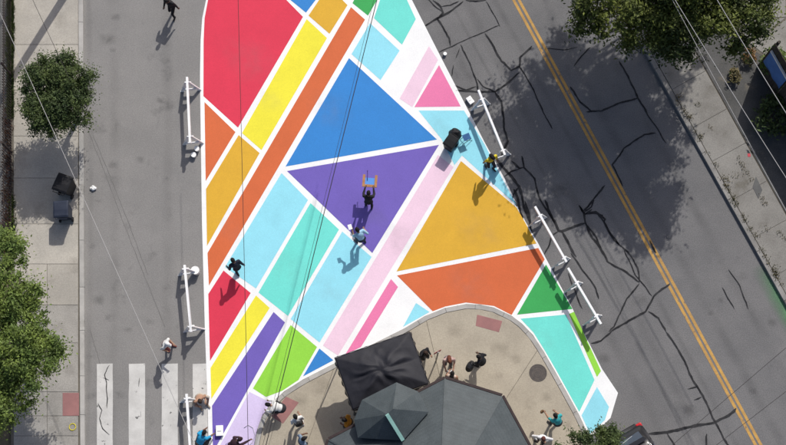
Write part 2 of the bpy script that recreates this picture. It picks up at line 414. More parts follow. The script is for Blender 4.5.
A, B, C, D, E, F, G = (392, 0, 3.93), (586, 0, 3.93), (586, 110, 3.93), (392, 110, 3.93), (520, 200, 7.81), (586, 220, 3.93), (586, 332, 3.93)
cr = [
 (.10, A, [(125, 105), (180, 70), (230, 45), (280, 5)]), (.10, A, [(160, 0), (190, 25), (200, 50), (180, 75), (195, 100), (225, 150), (230, 180)]),
 (.05, A, [(185, 205), (270, 165), (350, 130), (420, 100)]), (.05, A, [(370, 5), (400, 55), (425, 105)]), (.08, A, [(270, 175), (310, 260), (335, 330), (338, 355)]),
 (.10, A, [(365, 130), (400, 185), (430, 240), (470, 275), (500, 260), (505, 225), (550, 180)]), (.10, A, [(500, 285), (450, 330), (405, 360), (340, 360), (250, 355)]),
 (.07, A, [(500, 260), (545, 330), (595, 440)]), (.08, A, [(245, 335), (290, 355), (330, 340)]), (.08, A, [(335, 310), (360, 340), (405, 362)]), (.11, A, [(405, 362), (430, 400), (437, 444), (440, 500), (455, 555), (430, 615)]),
 (.05, A, [(265, 190), (250, 230)]), (.05, A, [(242, 255), (235, 300)]), (.04, A, [(610, 190), (680, 195), (730, 185)]), (.07, A, [(780, 185), (745, 220), (715, 260)]),
 (.09, A, [(700, 340), (740, 400), (786, 440)]), (.09, A, [(290, 0), (330, 5), (370, 0)]), (.06, A, [(195, 25), (230, 20), (262, 5)]), (.06, A, [(140, -5), (165, 20), (198, 45)]),
 (.09, B, [(130, 240), (165, 300), (205, 385), (240, 440)]), (.09, B, [(205, 385), (130, 405), (60, 435), (0, 440)]),
 (.07, C, [(230, 0), (275, 65), (315, 130)]), (.08, C, [(275, 90), (230, 95), (150, 150), (105, 215), (145, 300)]), (.09, C, [(75, 295), (30, 350), (0, 390)]), (.10, C, [(0, 405), (40, 400), (75, 430), (70, 445)]),
 (.06, D, [(590, 0), (612, 40), (630, 75)]), (.13, D, [(410, 190), (450, 240), (500, 300), (520, 380), (545, 444)]), (.09, D, [(510, 180), (520, 225), (560, 270), (580, 350), (620, 410), (640, 444)]),
 (.11, D, [(470, 200), (500, 230), (520, 225)]), (.08, D, [(440, 262), (470, 240), (500, 232)]), (.13, D, [(478, 310), (495, 350), (505, 400)]), (.09, D, [(500, 300), (478, 330), (470, 350), (500, 385), (515, 430)]), (.10, D, [(735, 375), (760, 410), (786, 390)]), (.08, D, [(750, 400), (786, 365)]),
 (.10, E, [(40, 10), (70, 100), (80, 200), (95, 260)]), (.12, E, [(195, 0), (230, 90), (270, 170), (300, 240), (330, 245), (400, 215), (510, 180)]), (.12, E, [(330, 250), (380, 340), (410, 400), (440, 445)]),
 (.08, E, [(300, 245), (250, 280), (220, 370), (190, 425)]), (.10, E, [(460, 40), (500, 100), (510, 180), (545, 260), (600, 340), (660, 440)]), (.08, E, [(500, 95), (560, 50), (580, 0)]), (.10, E, [(510, 110), (590, 100), (650, 120)]), (.08, E, [(600, 105), (660, 170), (710, 270), (780, 350)]),
 (.09, F, [(0, 15), (40, 70), (85, 165), (150, 200), (210, 245)]), (.08, F, [(65, 0), (110, 80), (165, 125), (205, 190), (210, 245)]), (.06, F, [(150, 120), (195, 215), (260, 300)]), (.08, F, [(210, 250), (160, 310), (110, 420), (90, 440)]),
 (.10, F, [(95, 440), (180, 390), (235, 360), (265, 300), (330, 250)]), (.08, F, [(245, 360), (285, 385), (315, 440)]), (.09, F, [(250, 80), (275, 130)]), (.06, F, [(560, 195), (605, 260), (637, 350)]), (.06, F, [(535, 265), (583, 350)]), (.08, F, [(-60, 130), (0, 215), (40, 270), (50, 310)]),
 (.09, G, [(20, 45), (60, 35), (100, 0)]), (.09, G, [(315, 0), (370, 80), (425, 200), (460, 250), (505, 350), (555, 440), (600, 520)]), (.08, G, [(400, 225), (440, 215)]), (.07, G, [(425, 268), (455, 255)]),
 (.13, G, [(245, 400), (320, 395), (400, 375), (505, 355), (560, 330), (590, 300)]), (.09, G, [(320, 400), (345, 440), (360, 480)]), (.08, G, [(475, 400), (472, 440), (475, 480)]),
 (.07, (430, 200, 7.81), [(1080, 570), (1110, 650), (1150, 760), (1190, 850)]),
]
for w, reg, lst in cr:
    vs, fs = strip(R(*reg, lst), w * .80, .010, .009, taper=True)
    link('crack_seal', mesh('crack_seal', vs, fs, TAR), road)
DARKLINE = material('thin_dark_line', (.13, .126, .122), (.16, .155, .15), 3, .9)  # thin strips darker than the asphalt, slanting down the side street
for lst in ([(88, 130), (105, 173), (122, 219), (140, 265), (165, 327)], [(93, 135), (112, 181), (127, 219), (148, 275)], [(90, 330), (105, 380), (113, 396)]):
    vs, fs = strip(lst, .025, .0075, .006); link('thin_dark_line', mesh('thin_dark_line', vs, fs, DARKLINE), street)
# faded green spray on the asphalt by the right kerb
gm = material('green_spray', (.11, .28, .13), (.12, .22, .13), 1.2, .9, .2, 110, .2, 40)
nt = gm.node_tree; bs = nt.nodes['Principled BSDF']; nz = nt.nodes.new('ShaderNodeTexNoise'); nz.inputs['Scale'].default_value = .9; nz.inputs['Detail'].default_value = 6
tc = nt.nodes.new('ShaderNodeTexCoord'); nt.links.new(tc.outputs['Object'], nz.inputs['Vector'])
at = nt.nodes.new('ShaderNodeAttribute'); at.attribute_name = 'dens'; mu = nt.nodes.new('ShaderNodeMath'); mu.operation = 'MULTIPLY'
nt.links.new(at.outputs['Fac'], mu.inputs[0]); nt.links.new(nz.outputs['Fac'], mu.inputs[1]); m2 = nt.nodes.new('ShaderNodeMath'); m2.operation = 'MULTIPLY'; m2.inputs[1].default_value = 2.1; m2.use_clamp = True
nt.links.new(mu.outputs[0], m2.inputs[0]); nt.links.new(m2.outputs[0], bs.inputs['Alpha'])
vs = []; fs = []; dn = []
nu, nv = 12, 8
for i in range(nu + 1):
    for j in range(nv + 1):
        yk = 262 + i * 7.0; off = -15 + j * 15 / nv - .5
        vs.append(P(*K2(yk, off), .006)); dn.append(max(0, math.sin(math.pi * i / nu)) ** .8 * (j / nv) ** 1.3)
for i in range(nu):
    for j in range(nv): q = i * (nv + 1) + j; fs.append((q, q + nv + 1, q + nv + 2, q + 1))
me = mesh('green_spray', vs, fs, gm); at_ = me.attributes.new('dens', 'FLOAT', 'POINT'); at_.data.foreach_set('value', dn)
link('green_spray', me, road)
def soft(name, ccol, poly_fn, nu, nv, dens, z, parent, amt=.8, nsc=1.5):
    key = 'soft_' + name
    if key not in MATS:
        m = material(key, ccol, k(ccol, .8), 2, .9, .3, 60, .2, 26); t = m.node_tree; b_ = t.nodes['Principled BSDF']
        at = t.nodes.new('ShaderNodeAttribute'); at.attribute_name = 'dens'; nz = t.nodes.new('ShaderNodeTexNoise'); nz.inputs['Scale'].default_value = nsc; nz.inputs['Detail'].default_value = 7
        g_ = t.nodes.new('ShaderNodeNewGeometry'); t.links.new(g_.outputs['Position'], nz.inputs['Vector'])
        r_ = t.nodes.new('ShaderNodeMapRange'); r_.inputs[1].default_value = .3; r_.inputs[2].default_value = .65; t.links.new(nz.outputs['Fac'], r_.inputs[0])
        mu = t.nodes.new('ShaderNodeMath'); mu.operation = 'MULTIPLY'; t.links.new(at.outputs['Fac'], mu.inputs[0]); t.links.new(r_.outputs[0], mu.inputs[1])
        m2 = t.nodes.new('ShaderNodeMath'); m2.operation = 'MULTIPLY'; m2.inputs[1].default_value = amt; m2.use_clamp = True; t.links.new(mu.outputs[0], m2.inputs[0]); t.links.new(m2.outputs[0], b_.inputs['Alpha'])
    vs = []; fs = []; dn = []
    for i in range(nu + 1):
        for j in range(nv + 1):
            q = poly_fn(i / nu, j / nv); vs.append(P(q[0], q[1], z)); dn.append(dens(i / nu, j / nv))
    for i in range(nu):
        for j in range(nv): q = i * (nv + 1) + j; fs.append((q, q + nv + 1, q + nv + 2, q + 1))
    me = mesh(name, vs, fs, MATS[key]); at_ = me.attributes.new('dens', 'FLOAT', 'POINT'); at_.data.foreach_set('value', dn); return link(name, me, parent)
bell = lambda a_, b_: max(0., math.sin(math.pi * a_)) * max(0., math.sin(math.pi * b_))
for (x, y_, r) in ((116, 17, 5), (107, 39, 8), (113, 50, 3), (113, 165, 5), (140, 160, 5), (110, 318, 5), (150, 322, 4), (131, 213, 3), (120, 395, 5), (128, 330, 4), (160, 100, 4), (98, 300, 7)):
    soft('oil_stain', (.09, .088, .085), lambda a_, b_, x=x, y_=y_, r=r: (x + (a_ - .5) * r * 2.4, y_ + (b_ - .5) * r * 1.7), 6, 6, bell, .0065, street, .28, 3.0)
for (x, y_, r) in ((772, 323, 5), (604, 358, 6), (743, 276, 5), (711, 313, 3), (753, 391, 4), (668, 238, 4), (720, 300, 3), (640, 300, 7), (560, 190, 8), (690, 410, 6)):
    soft('oil_stain', (.09, .088, .085), lambda a_, b_, x=x, y_=y_, r=r: (x + (a_ - .5) * r * 2.4, y_ + (b_ - .5) * r * 2.0), 6, 6, bell, .0065, road, .28, 3.0)
for off, wd in ((-78, 12), (-44, 12), (-58, 4), (22, 12), (58, 12), (-18, 7)):
    soft('tyre_track', (.082, .082, .084), lambda a_, b_, off=off, wd=wd: (YX(-40 + a_ * 560) + off * .874 + (b_ - .5) * wd * 1.3, -40 + a_ * 560 - off * .487), 40, 6, lambda a_, b_: math.sin(math.pi * b_) ** 1.5, .0045, road, .15, .7)
for xx, wd in ((112, 14), (165, 14), (88, 7)):
    soft('wheel_path', (.135, .132, .128), lambda a_, b_, xx=xx, wd=wd: (xx + 3 * math.sin(a_ * 4) + (b_ - .5) * wd, -40 + a_ * 560), 40, 6, lambda a_, b_: math.sin(math.pi * b_) ** 1.5, .0062, street, .12, .9)
for reg, lst in (((0, 332, 3.93), [(430, 130), (410, 170), (418, 200), (420, 250), (420, 300)]), ((0, 332, 3.93), [(385, 280), (400, 310), (390, 340), (405, 380), (430, 405)]), ((0, 332, 3.93), [(405, 180), (428, 190)]), ((0, 332, 3.93), [(548, 180), (545, 215)]), ((0, 332, 3.93), [(552, 312), (554, 335)])):
    vs, fs = strip(R(*reg, lst), .034, .0125, .012, taper=True); link('crack_seal', mesh('crack_seal', vs, fs, TAR), street)
for (x, y_, r) in ((530, 404, 7), (545, 398, 6), (500, 350, 10), (455, 330, 9), (300, 400, 8), (320, 385, 10), (515, 360, 7), (565, 425, 6)):
    soft('grime', (.17, .145, .11), lambda a_, b_, x=x, y_=y_, r=r: (x + (a_ - .5) * r * 2.4, y_ + (b_ - .5) * r * 2.0), 6, 6, bell, .1335, island, .22, 2.5)
for (x, y_, r) in ((30, 60, 9), (60, 20, 8), (40, 210, 8), (74, 265, 8), (30, 290, 9), (60, 330, 9), (70, 370, 6), (55, 432, 8), (25, 150, 6)):
    soft('grime_pale', (.19, .17, .14), lambda a_, b_, x=x, y_=y_, r=r: (x + (a_ - .5) * r * 2.0, y_ + (b_ - .5) * r * 2.4), 6, 6, bell, .1355, side, .22, 2.5)
# scuffs and dust on the mural
for (x, y_, r, c_) in ((330, 110, 22, 0), (372, 215, 16, 0), (250, 60, 26, 0), (480, 230, 24, 1), (470, 285, 22, 1), (290, 270, 20, 0), (330, 290, 18, 0), (230, 230, 14, 1), (540, 340, 14, 0), (400, 240, 18, 1), (270, 100, 14, 0), (440, 125, 12, 1)):
    soft('scuff', (.36, .35, .34), lambda a_, b_, x=x, y_=y_, r=r: (x + (a_ - .5) * r * 2.2 + (b_ - .5) * r * .8, y_ + (b_ - .5) * r * 2.0), 8, 8, bell, .0165, road, .09, 2.2)
# ------------------------------------------------------------------ kiosk
ROOF = material('roof_slate', (.066, .080, .086), (.050, .062, .067), 2.2, .6, .35, 26, .16, 30, stain=(.088, .102, .106), stain_scale=.9, stain_lo=.55, stain_hi=.8)
_n = ROOF.node_tree.nodes; _l = ROOF.node_tree.links; _g = _n.new('ShaderNodeNewGeometry'); _w = _n.new('ShaderNodeTexWave'); _w.bands_direction = 'Z'
_w.wave_profile = 'SAW'; _w.inputs['Scale'].default_value = 5.2; _w.inputs['Distortion'].default_value = .6; _w.inputs['Detail'].default_value = 3; _w.inputs['Detail Scale'].default_value = 3
_l.new(_g.outputs['Position'], _w.inputs['Vector']); _b = _n['Principled BSDF']; _src = _b.inputs['Base Color'].links[0].from_socket; _m = _n.new('ShaderNodeMix'); _m.data_type = 'RGBA'; _m.blend_type = 'MULTIPLY'; _m.inputs[0].default_value = .13
_l.new(_src, _m.inputs[6]); _l.new(_w.outputs['Color'], _m.inputs[7]); _l.new(_m.outputs[2], _b.inputs['Base Color'])
GUT = material('gutter_brown', (.030, .018, .018), (.045, .03, .028), 5, .5)
MINT = material('mint_paint', (.30, .52, .46), (.24, .44, .39), 5, .5)
PLAST = material('kiosk_wall', (.42, .38, .32), (.36, .32, .27), 2, .9, .2, 40)
GLASS = material('dark_glass', (.03, .035, .04), None, rough=.08, spec=.6)
ZE = 3.0
kc = P(435, 502, ZE)
kiosk = empty('kiosk', (kc.x, kc.y, .13))
tag(kiosk, 'octagonal kiosk with grey slate roof and small turret at the foot of the picture', 'kiosk')
ek = [P(329, 440, ZE), P(445, 378.7, ZE), P(497, 396.2, ZE)]
u_ = (ek[1] - ek[0]).normalized(); v_ = Vector((u_.y, -u_.x, 0))       # v_ points down the picture, into the roof
if v_.y > 0: v_ = -v_
Lw = (ek[1] - ek[0]).length; ch = 1.52
c0 = (ek[0] + ek[1]) / 2; half = Lw / 2 + ch
kcen = c0 + v_ * half
oct_ = []
for t in range(4):
    a_, b_ = [(u_, v_), (v_, -u_), (-u_, -v_), (-v_, u_)][t]      # along, inward-from-edge
    mid = kcen - b_ * half
    oct_ += [mid - a_ * (Lw / 2), mid + a_ * (Lw / 2)]
kl = Vector((kc.x, kc.y, .13))
apex = Vector((kcen.x, kcen.y, 4.9))
def K_(p): return Vector(p) - kl
# roof faces with thickness, each slope its own slab
for t in range(8):
    p, q = oct_[t], oct_[(t + 1) % 8]
    mb = MB(); dn_ = Vector((0, 0, -.10))
    mb.add([K_(p), K_(q), K_(apex), K_(p + dn_), K_(q + dn_), K_(apex + dn_)], [(0, 1, 2), (5, 4, 3), (0, 3, 4, 1), (1, 4, 5, 2), (2, 5, 3, 0)])
    mb.f = mb.f
    mb.build('roof_slope', ROOF, kiosk)
    # slate courses: low steps parallel to the eave
    gm_ = MB(); o_ = ((p + q) / 2 - kcen); o_.z = 0; o_.normalize()
    gm_.beam(K_(p + o_ * .05 - Vector((0, 0, .03))), K_(q + o_ * .05 - Vector((0, 0, .03))), .09, .10)
    gm_.build('gutter', GUT, kiosk)
    hp = MB(); hp.beam(K_(p + Vector((0, 0, .012))), K_(apex + Vector((0, 0, .012))), .06, .016); hp.build('hip_cap', ROOF, kiosk)
win = [kcen + (p - kcen) * .86 for p in oct_]
wm = MB(); n8 = 8
wm.prism([K_(Vector((p.x, p.y, 0))).xy for p in win], 0.0, 2.92); wm.build('wall', PLAST, kiosk)
for t in range(8):
    p, q = win[t], win[(t + 1) % 8]; o_ = ((p + q) / 2 - kcen); o_.z = 0; o_.normalize()
    a_, b_ = p.lerp(q, .25), p.lerp(q, .75)
    z_ = Vector((0, 0, 1)); mid = a_.lerp(b_, .5); d = (b_ - a_)
    wmb = MB(); rot = Matrix((d.normalized(), o_, z_)).transposed()
    bse = Vector((mid.x, mid.y, 1.6)) + o_ * .01
    wmb.box(K_(bse), (d.length, .06, 1.2), rot); wo = wmb.build('window', PLAST, kiosk)
    pb = MB(); pb.box(K_(bse + o_ * .02), (d.length - .16, .04, 1.04), rot); pb.build('pane', GLASS, wo)
# turret over the edge: hexagonal drum with steep hipped roof
TZ = 3.55
tp = [P(362, 400, TZ), P(396.5, 382.4, TZ), P(418, 391.5, TZ), P(428.6, 412, TZ), P(403, 440.5, 3.78), P(358, 438, TZ), P(354, 420, TZ)]
ta = P(387, 414.5, 4.4)
tb_ = P(393, 409, 4.38)
tm = MB(); tcn = sum(tp, Vector()) / len(tp)
tm.prism([K_(tcn + (p - tcn) * .94).xy for p in tp], 1.2 if False else 2.6, TZ - .13 - .02)
tur = tm.build('turret', material('turret_wall', (.05, .055, .058), (.07, .075, .078), 3, .8), kiosk)
for t in range(len(tp)):
    p, q = tp[t], tp[(t + 1) % len(tp)]
    s_ = MB(); dn_ = Vector((0, 0, -.06)); ap = tb_ if t in (1, 2, ) else ta
    if t == 3:
        s_.add([K_(p), K_(q), K_(ta), K_(tb_), K_(p + dn_), K_(q + dn_), K_(ta + dn_), K_(tb_ + dn_)], [(3, 2, 1, 0), (4, 5, 6, 7), (0, 1, 5, 4), (1, 2, 6, 5), (2, 3, 7, 6), (3, 0, 4, 7)])
    elif t == 0:
        s_.add([K_(p), K_(q), K_(tb_), K_(ta), K_(p + dn_), K_(q + dn_), K_(tb_ + dn_), K_(ta + dn_)], [(3, 2, 1, 0), (4, 5, 6, 7), (0, 1, 5, 4), (1, 2, 6, 5), (2, 3, 7, 6), (3, 0, 4, 7)])
    else:
        s_.add([K_(p), K_(q), K_(ap), K_(p + dn_), K_(q + dn_), K_(ap + dn_)], [(2, 1, 0), (3, 4, 5), (0, 1, 4, 3), (1, 2, 5, 4), (2, 0, 3, 5)])
    s_.build('turret_roof', ROOF, tur)
cp = MB(); cp.beam(K_(ta + Vector((0, 0, .03))), K_(tp[4] + Vector((0, 0, .06))), .13, .05); cp.build('ridge_cap', MINT, tur)
# ------------------------------------------------------------------ black pop-up tent
CANV = material('tent_canvas', (.013, .013, .018), (.020, .020, .026), 2.5, .65, .25, 14, spec=.3, dist=1.2)
TZE = 2.25
tcn4 = [P(334.5, 358, TZE), P(410, 332, TZE), P(429, 384, TZE), P(352.5, 410, TZE)]
tc_ = sum(tcn4, Vector()) / 4
tent = empty('canopy_tent', (tc_.x, tc_.y, .13)); tag(tent, 'black fabric pop-up canopy with creased top beside the kiosk', 'tent')
tl = tent.location.copy()
N_ = 48; vs = []; fs = []
for i in range(N_ + 1):
    for j in range(N_ + 1):
        s_, t_ = i / N_, j / N_
        p = (tcn4[0] * (1 - s_) * (1 - t_) + tcn4[1] * s_ * (1 - t_) + tcn4[2] * s_ * t_ + tcn4[3] * (1 - s_) * t_)
        x, y_ = 2 * s_ - 1, 2 * t_ - 1; r = max(abs(x), abs(y_)); r2 = math.hypot(x, y_)
        z = .42 * (1 - r) ** .95                                   # pyramid
        ang = math.atan2(y_, x)
        z += -.07 * math.sin(math.pi * min(1, r)) * (1 - abs(math.sin(2 * ang)) ** .6)     # panels sag between the hips
        z += .055 * math.exp(-((ang * 3.2 + 2.0 * math.sin(r2 * 3)) % 2.1 - 1.05) ** 2 * 6) * math.exp(-((r2 - .45) / .28) ** 2)   # radiating folds
        z += .03 * math.sin(5 * x + 3.1 * y_ + 1.2 * math.sin(4 * y_)) * (1 - r) + .025 * math.sin(13 * x - 9 * y_ + 2 * math.sin(6 * x)) * (1 - r)
        z -= .12 * math.exp(-(r2 / .16) ** 2)
        vs.append(p + Vector((0, 0, z)) - tl)
for i in range(N_):
    for j in range(N_): q = i * (N_ + 1) + j; fs.append((q, q + 1, q + N_ + 2, q + N_ + 1))
to = link('canopy', mesh('canopy', vs, fs, CANV, None, True), tent)
sm = to.modifiers.new('thick', 'SOLIDIFY'); sm.thickness = .012
for t in range(4):
    p, q = tcn4[t] - tl, tcn4[(t + 1) % 4] - tl; vs = []; fs = []
    o_ = (p + q) / 2; o_.z = 0; o_.normalize()
    for s_ in range(25):
        b_ = p.lerp(q, s_ / 24); wv = .02 * math.sin(s_ * 1.4 + t)
        for dz, oo in ((.01, .005), (-.12, .02 + wv), (-.24, .03 + wv * 1.6)): vs.append(b_ + o_ * oo + Vector((0, 0, dz)))
    for s_ in range(24):
        for r in range(2): q0 = s_ * 3 + r; fs.append((q0, q0 + 1, q0 + 4, q0 + 3))
    vo = link('valance', mesh('valance', vs, fs, CANV, None, True), tent)
    m_ = vo.modifiers.new('thick', 'SOLIDIFY'); m_.thickness = .008
    pl = MB(); pi = p * .97; pl.tube([(pi.x, pi.y, 0.005), (pi.x, pi.y, TZE - .16)], .025, 8); pl.box((pi.x, pi.y, .01), (.12, .12, .012)); pl.build('leg', DGREY, tent)
# ------------------------------------------------------------------ sign post on the island
sp = P(436, 361, .13); sgn = empty('sign_post', sp); tag(sgn, 'slim grey post with a small red sign standing beside the black tent', 'sign post')
mb = MB(); mb.tube([(0, 0, 0), (0, 0, 2.4)], .03, 8); mb.build('post', material('galvanised', (.22, .21, .2), (.3, .29, .28), 6, .5, metal=.5), sgn)
mb = MB(); mb.box((-.02, .036, 2.2), (.3, .012, .4), Matrix.Rotation(math.radians(28), 3, 'Z')); so_ = mb.build('sign_panel', material('sign_red', (.42, .10, .10), (.36, .09, .09), 4, .5), sgn)
# ------------------------------------------------------------------ barricades
def barricade(p0, p1, ts, label, ext=.12):
    """p0,p1: rail ends on the ground plane (plan units); white sawhorse: two trestles + rail"""
    a_, b_ = P(*p0, 1.0), P(*p1, 1.0); a_.z = b_.z = 0; mid = (a_ + b_) / 2; d = (b_ - a_); L = d.length; rz = math.atan2(d.y, d.x)
    o = empty('barricade', (mid.x, mid.y, .0), rz); tag(o, label, 'barricade', 'white sawhorse barricades round the mural')
    mb = MB(); mb.box((0, 0, .96), (L, .085, .14)); mb.box((0, .02, .90), (L * .98, .02, .02)); mb.build('rail', BARW, o)
    for t in ts:
        x = -L / 2 + L * t
        for sgn_ in (-1, 1):
            m = MB(); m.beam((x, sgn_ * .36, .0), (x, sgn_ * .035, 1.02), .13, .04, (1, 0, 0)); m.box((x, sgn_ * .355, .012), (.05, .16, .022)); m.build('leg', BARW, o)
        m = MB(); m.beam((x + .045, -.27, .30), (x + .045, .27, .30), .035, .15); m.build('cross_brace', BARW, o)
        m = MB(); m.beam((x - .045, -.13, .80), (x - .045, .13, .80), .035, .20); m.build('top_cleat', BARW, o)
    return o
barricade((187, 77), (190, 143), (.08, .90), 'white sawhorse barricade beside the big red block, topmost on the left edge')
barricade((184.5, 265), (191, 332), (.06, .92), 'white sawhorse barricade beside the small red block with a white bucket')
barricade((186.5, 394), (191, 462), (.07, .9), 'white sawhorse barricade over the crosswalk beside the crouching painter')
barricade((478.5, 90), (505, 155), (.14, .93), 'white sawhorse barricade beside the person in the yellow shirt')
barricade((535, 206.5), (566.5, 262), (.17, .93), 'white sawhorse barricade beside the large gold block')
barricade((568, 268), (601, 324), (.27, .86), 'white sawhorse barricade beside the green triangle')
# ------------------------------------------------------------------ wheeled bins
def wheelie(name, px, rz, body, lid, label, open_=False, s=1.0):
    p = P(*px, .13 if px[0] < 100 else .014); o = empty(name, p, rz); o.scale = (s, s, s); tag(o, label, 'trash bin')
    mb = MB()
    bot = [(-.24, -.25), (.24, -.25), (.24, .22), (-.24, .22)]; top = [(-.29, -.33), (.29, -.33), (.29, .33), (-.29, .33)]
    ring = []
    for pts_, z in ((bot, .04), (bot, .10), ([(x * .98, y * .98) for x, y in top], .93), ([(x * 1.05, y * 1.05) for x, y in top], .94), ([(x * 1.05, y * 1.05) for x, y in top], .99), ([(x * .95, y * .95) for x, y in top], .99), ([(x * .9, y * .9) for x, y in bot], .14)):
        ring.append([(x, y, z) for x, y in pts_])
    vs = [v for r in ring for v in r]; fs = [(3, 2, 1, 0)]
    for l in range(len(ring) - 1): fs += [(l * 4 + q, l * 4 + (q + 1) % 4, l * 4 + 4 + (q + 1) % 4, l * 4 + 4 + q) for q in range(4)]
    e_ = (len(ring) - 1) * 4; fs.append((e_, e_ + 1, e_ + 2, e_ + 3)); mb.add(vs, fs)
    bo = mb.build('body', body, o)
    bv = bo.modifiers.new('bevel', 'BEVEL'); bv.width = .02; bv.segments = 2
    mb = MB(); piv = Vector((0, .34, 1.0)); rt = Matrix.Rotation(math.radians(-232 if open_ else 0), 3, 'X')
    prof = [(-.70, .0), (-.70, .03), (-.62, .065), (-.3, .085), (-.05, .07), (.03, .03), (.03, .0)]
    vs = []; fs = []
    for x, zs in ((-.315, .6), (-.26, 1), (.26, 1), (.315, .6)):
        for y_, z in prof: vs.append(piv + rt @ Vector((x, y_, z * zs)))
    n = len(prof)
    for l in range(3):
        for q in range(n): fs.append((l * n + q, (l + 1) * n + q, (l + 1) * n + (q + 1) % n, l * n + (q + 1) % n))
    fs.append(tuple(range(n))); fs.append(tuple(reversed(range(3 * n, 4 * n)))); mb.add(vs, fs)
    lo = mb.build('lid', lid, o); bv = lo.modifiers.new('bevel', 'BEVEL'); bv.width = .015; bv.segments = 2
    mb = MB(); mb.tube([(-.24, .36, .97), (-.24, .43, .97), (.24, .43, .97), (.24, .36, .97)], .016, 8); mb.build('handle', body, o)
    for sx in (-1, 1):
        m = MB(); m.lathe([(.02, -.03), (.10, -.03), (.11, -.015), (.11, .015), (.10, .03), (.02, .03)], n=18)
        m.v = [Vector((sx * .27 + v.z, .24 + v.x, .11 + v.y)) for v in m.v]; m.build('wheel', BLK, o)
    return o
wheelie('wheeled_bin', (69, 190), math.radians(160), BLK, BLK, 'black wheeled trash bin with domed black lid, upper of two on the sidewalk')
wheelie('wheeled_bin', (67, 215), math.radians(184), NAVY, NAVY, 'navy blue wheeled trash bin, lower of two on the sidewalk', s=.93)
wheelie('wheeled_bin', (450, 147), math.radians(-35), BLK, material('lid_charcoal', (.014, .015, .017), None, rough=.7, spec=.12), 'black wheeled trash bin with charcoal lid standing on the light blue paint', s=.74)
# stuffed black bag against that bin
def lumpy(name, mname, loc, r, m, parent=None, amp=.15, nu=26, nv=16, seed=1, fl=0.0):
    rs_ = np.random.default_rng(seed); ph = rs_.uniform(0, 6, (8,)); mb = MB()
    mb.ell((0, 0, 0), (1, 1, 1), None, nu, nv); out = []
    for v in mb.v:
        q = 1 + amp * (math.sin(3.1 * v.x + ph[0]) * math.sin(2.7 * v.y + ph[1]) + .6 * math.sin(6 * v.z + ph[2] + 4 * v.x) + .4 * math.sin(9 * v.y + ph[3] + 5 * v.z))
        w = Vector((v.x * r[0] * q, v.y * r[1] * q, v.z * r[2] * q)); w.z = max(w.z, -r[2] * .92); out.append(w)
    mb.v = out; o = mb.build(name, m, parent, True); o.location = loc; return o
pb_ = P(454, 139, .014)
o = lumpy('trash_bag', 'bag', (pb_.x + .02, pb_.y + .08, .34), (.27, .25, .33), BLK, amp=.10, seed=3); tag(o, 'stuffed shiny black trash bag beside the grey bin on light blue paint', 'trash bag')
# blue folding stool with crossed frame
st = P(466, 140, .014); o = empty('folding_stool', st, .4); tag(o, 'small dark blue folding stool beside the black trash bag', 'stool')
FB = material('blue_cloth', (.03, .09, .22), (.04, .12, .28), 6, .8)
mb = MB(); mb.box((0, 0, .41), (.30, .26, .02)); mb.build('seat', FB, o)
for sy in (-.12, .12):
    for sx in (-1, 1):
        m = MB(); m.tube([(sx * .22, sy + sx * .012, .01), (-sx * .15, sy + sx * .012, .40)], .012, 6); m.build('leg', DGREY, o)
# ------------------------------------------------------------------ buckets and boxes
BUCK = material('bucket_white', (.82, .82, .80), (.76, .76, .74), 4, .4)
def bucket(px, r, h, label, z=.014, lidc=BUCK, rz=0):
    p = P(*px, z); o = empty('paint_bucket', p, rz); tag(o, label, 'bucket', 'white paint buckets')
    mb = MB(); mb.lathe([(r * .86, 0), (r * .9, .01), (r, h * .9), (r * 1.05, h * .91), (r * 1.05, h * .96), (r, h * .97), (r, h * .975)], n=24); mb.build('body', BUCK, o, True)
    mb = MB(); mb.lathe([(r * 1.06, h * .955), (r * 1.06, h), (r * .96, h * 1.0), (r * .93, h * .985), (.001, h * .985)], n=24); mb.build('lid', lidc, o)
    mb = MB(); mb.tube([(r * 1.06 * math.cos(t), r * .2 + r * .8 * math.sin(t) * .4 + r * .9, h * .75 - .3 * h * math.sin(t)) for t in [math.pi * q / 8 for q in range(9)]], .004, 5)
    mb.build('handle', DGREY, o); return o
GREYL = material('lid_dirty', (.62, .62, .6), (.5, .5, .48), 8, .5)
bucket((197.5, 150), .10, .22, 'small white paint can beside the topmost left barricade, the upper of two', .005)
bucket((194.3, 156), .10, .20, 'small white paint can beside the topmost left barricade, the lower of two', .005)
bucket((196.5, 272), .155, .37, 'large white paint bucket at the corner of the left barricade', .005)
bucket((342, 437), .12, .26, 'white paint bucket by the kiosk gutter, left of two', .13)
bucket((348.5, 433), .12, .26, 'white paint bucket by the kiosk gutter, right of two', .13, GREYL)
bucket((445, 54.5), .07, .12, 'small white paint pot beside the pink stripe at the mural edge', .011)
def tray(px, w, l, h, rz, label, z=.014, name='storage_box'):
    p = P(*px, z); o = empty(name, p, rz); tag(o, label, 'box')
    mb = MB(); mb.box((0, 0, h * .45), (w * .92, l * .92, h * .9)); b_ = mb.build('body', BUCK, o)
    mb = MB(); mb.box((0, 0, h * .93), (w, l, h * .14)); lo = mb.build('lid', BUCK, o); bv = lo.modifiers.new('b', 'BEVEL'); bv.width = .03; bv.segments = 3
    mb = MB(); mb.box((0, 0, h + .012), (w * .5, .03, .02)); mb.build('handle', BUCK, o)
tray((220, 431), .28, .40, .16, .05, 'white lidded plastic box standing on the purple stripe')
tray((470, 101), .22, .32, .14, .6, 'white lidded plastic box on the asphalt by the pink triangle', .011)
# crumpled paper on the road
o = lumpy('crumpled_paper', 'paper', (*P(93.5, 188.5, .004).xy, .065), (.10, .085, .065), material('paper', (.75, .75, .73), None, rough=.8), amp=.28, seed=9); tag(o, 'crumpled white paper lying on the road by the left kerb', 'litter')
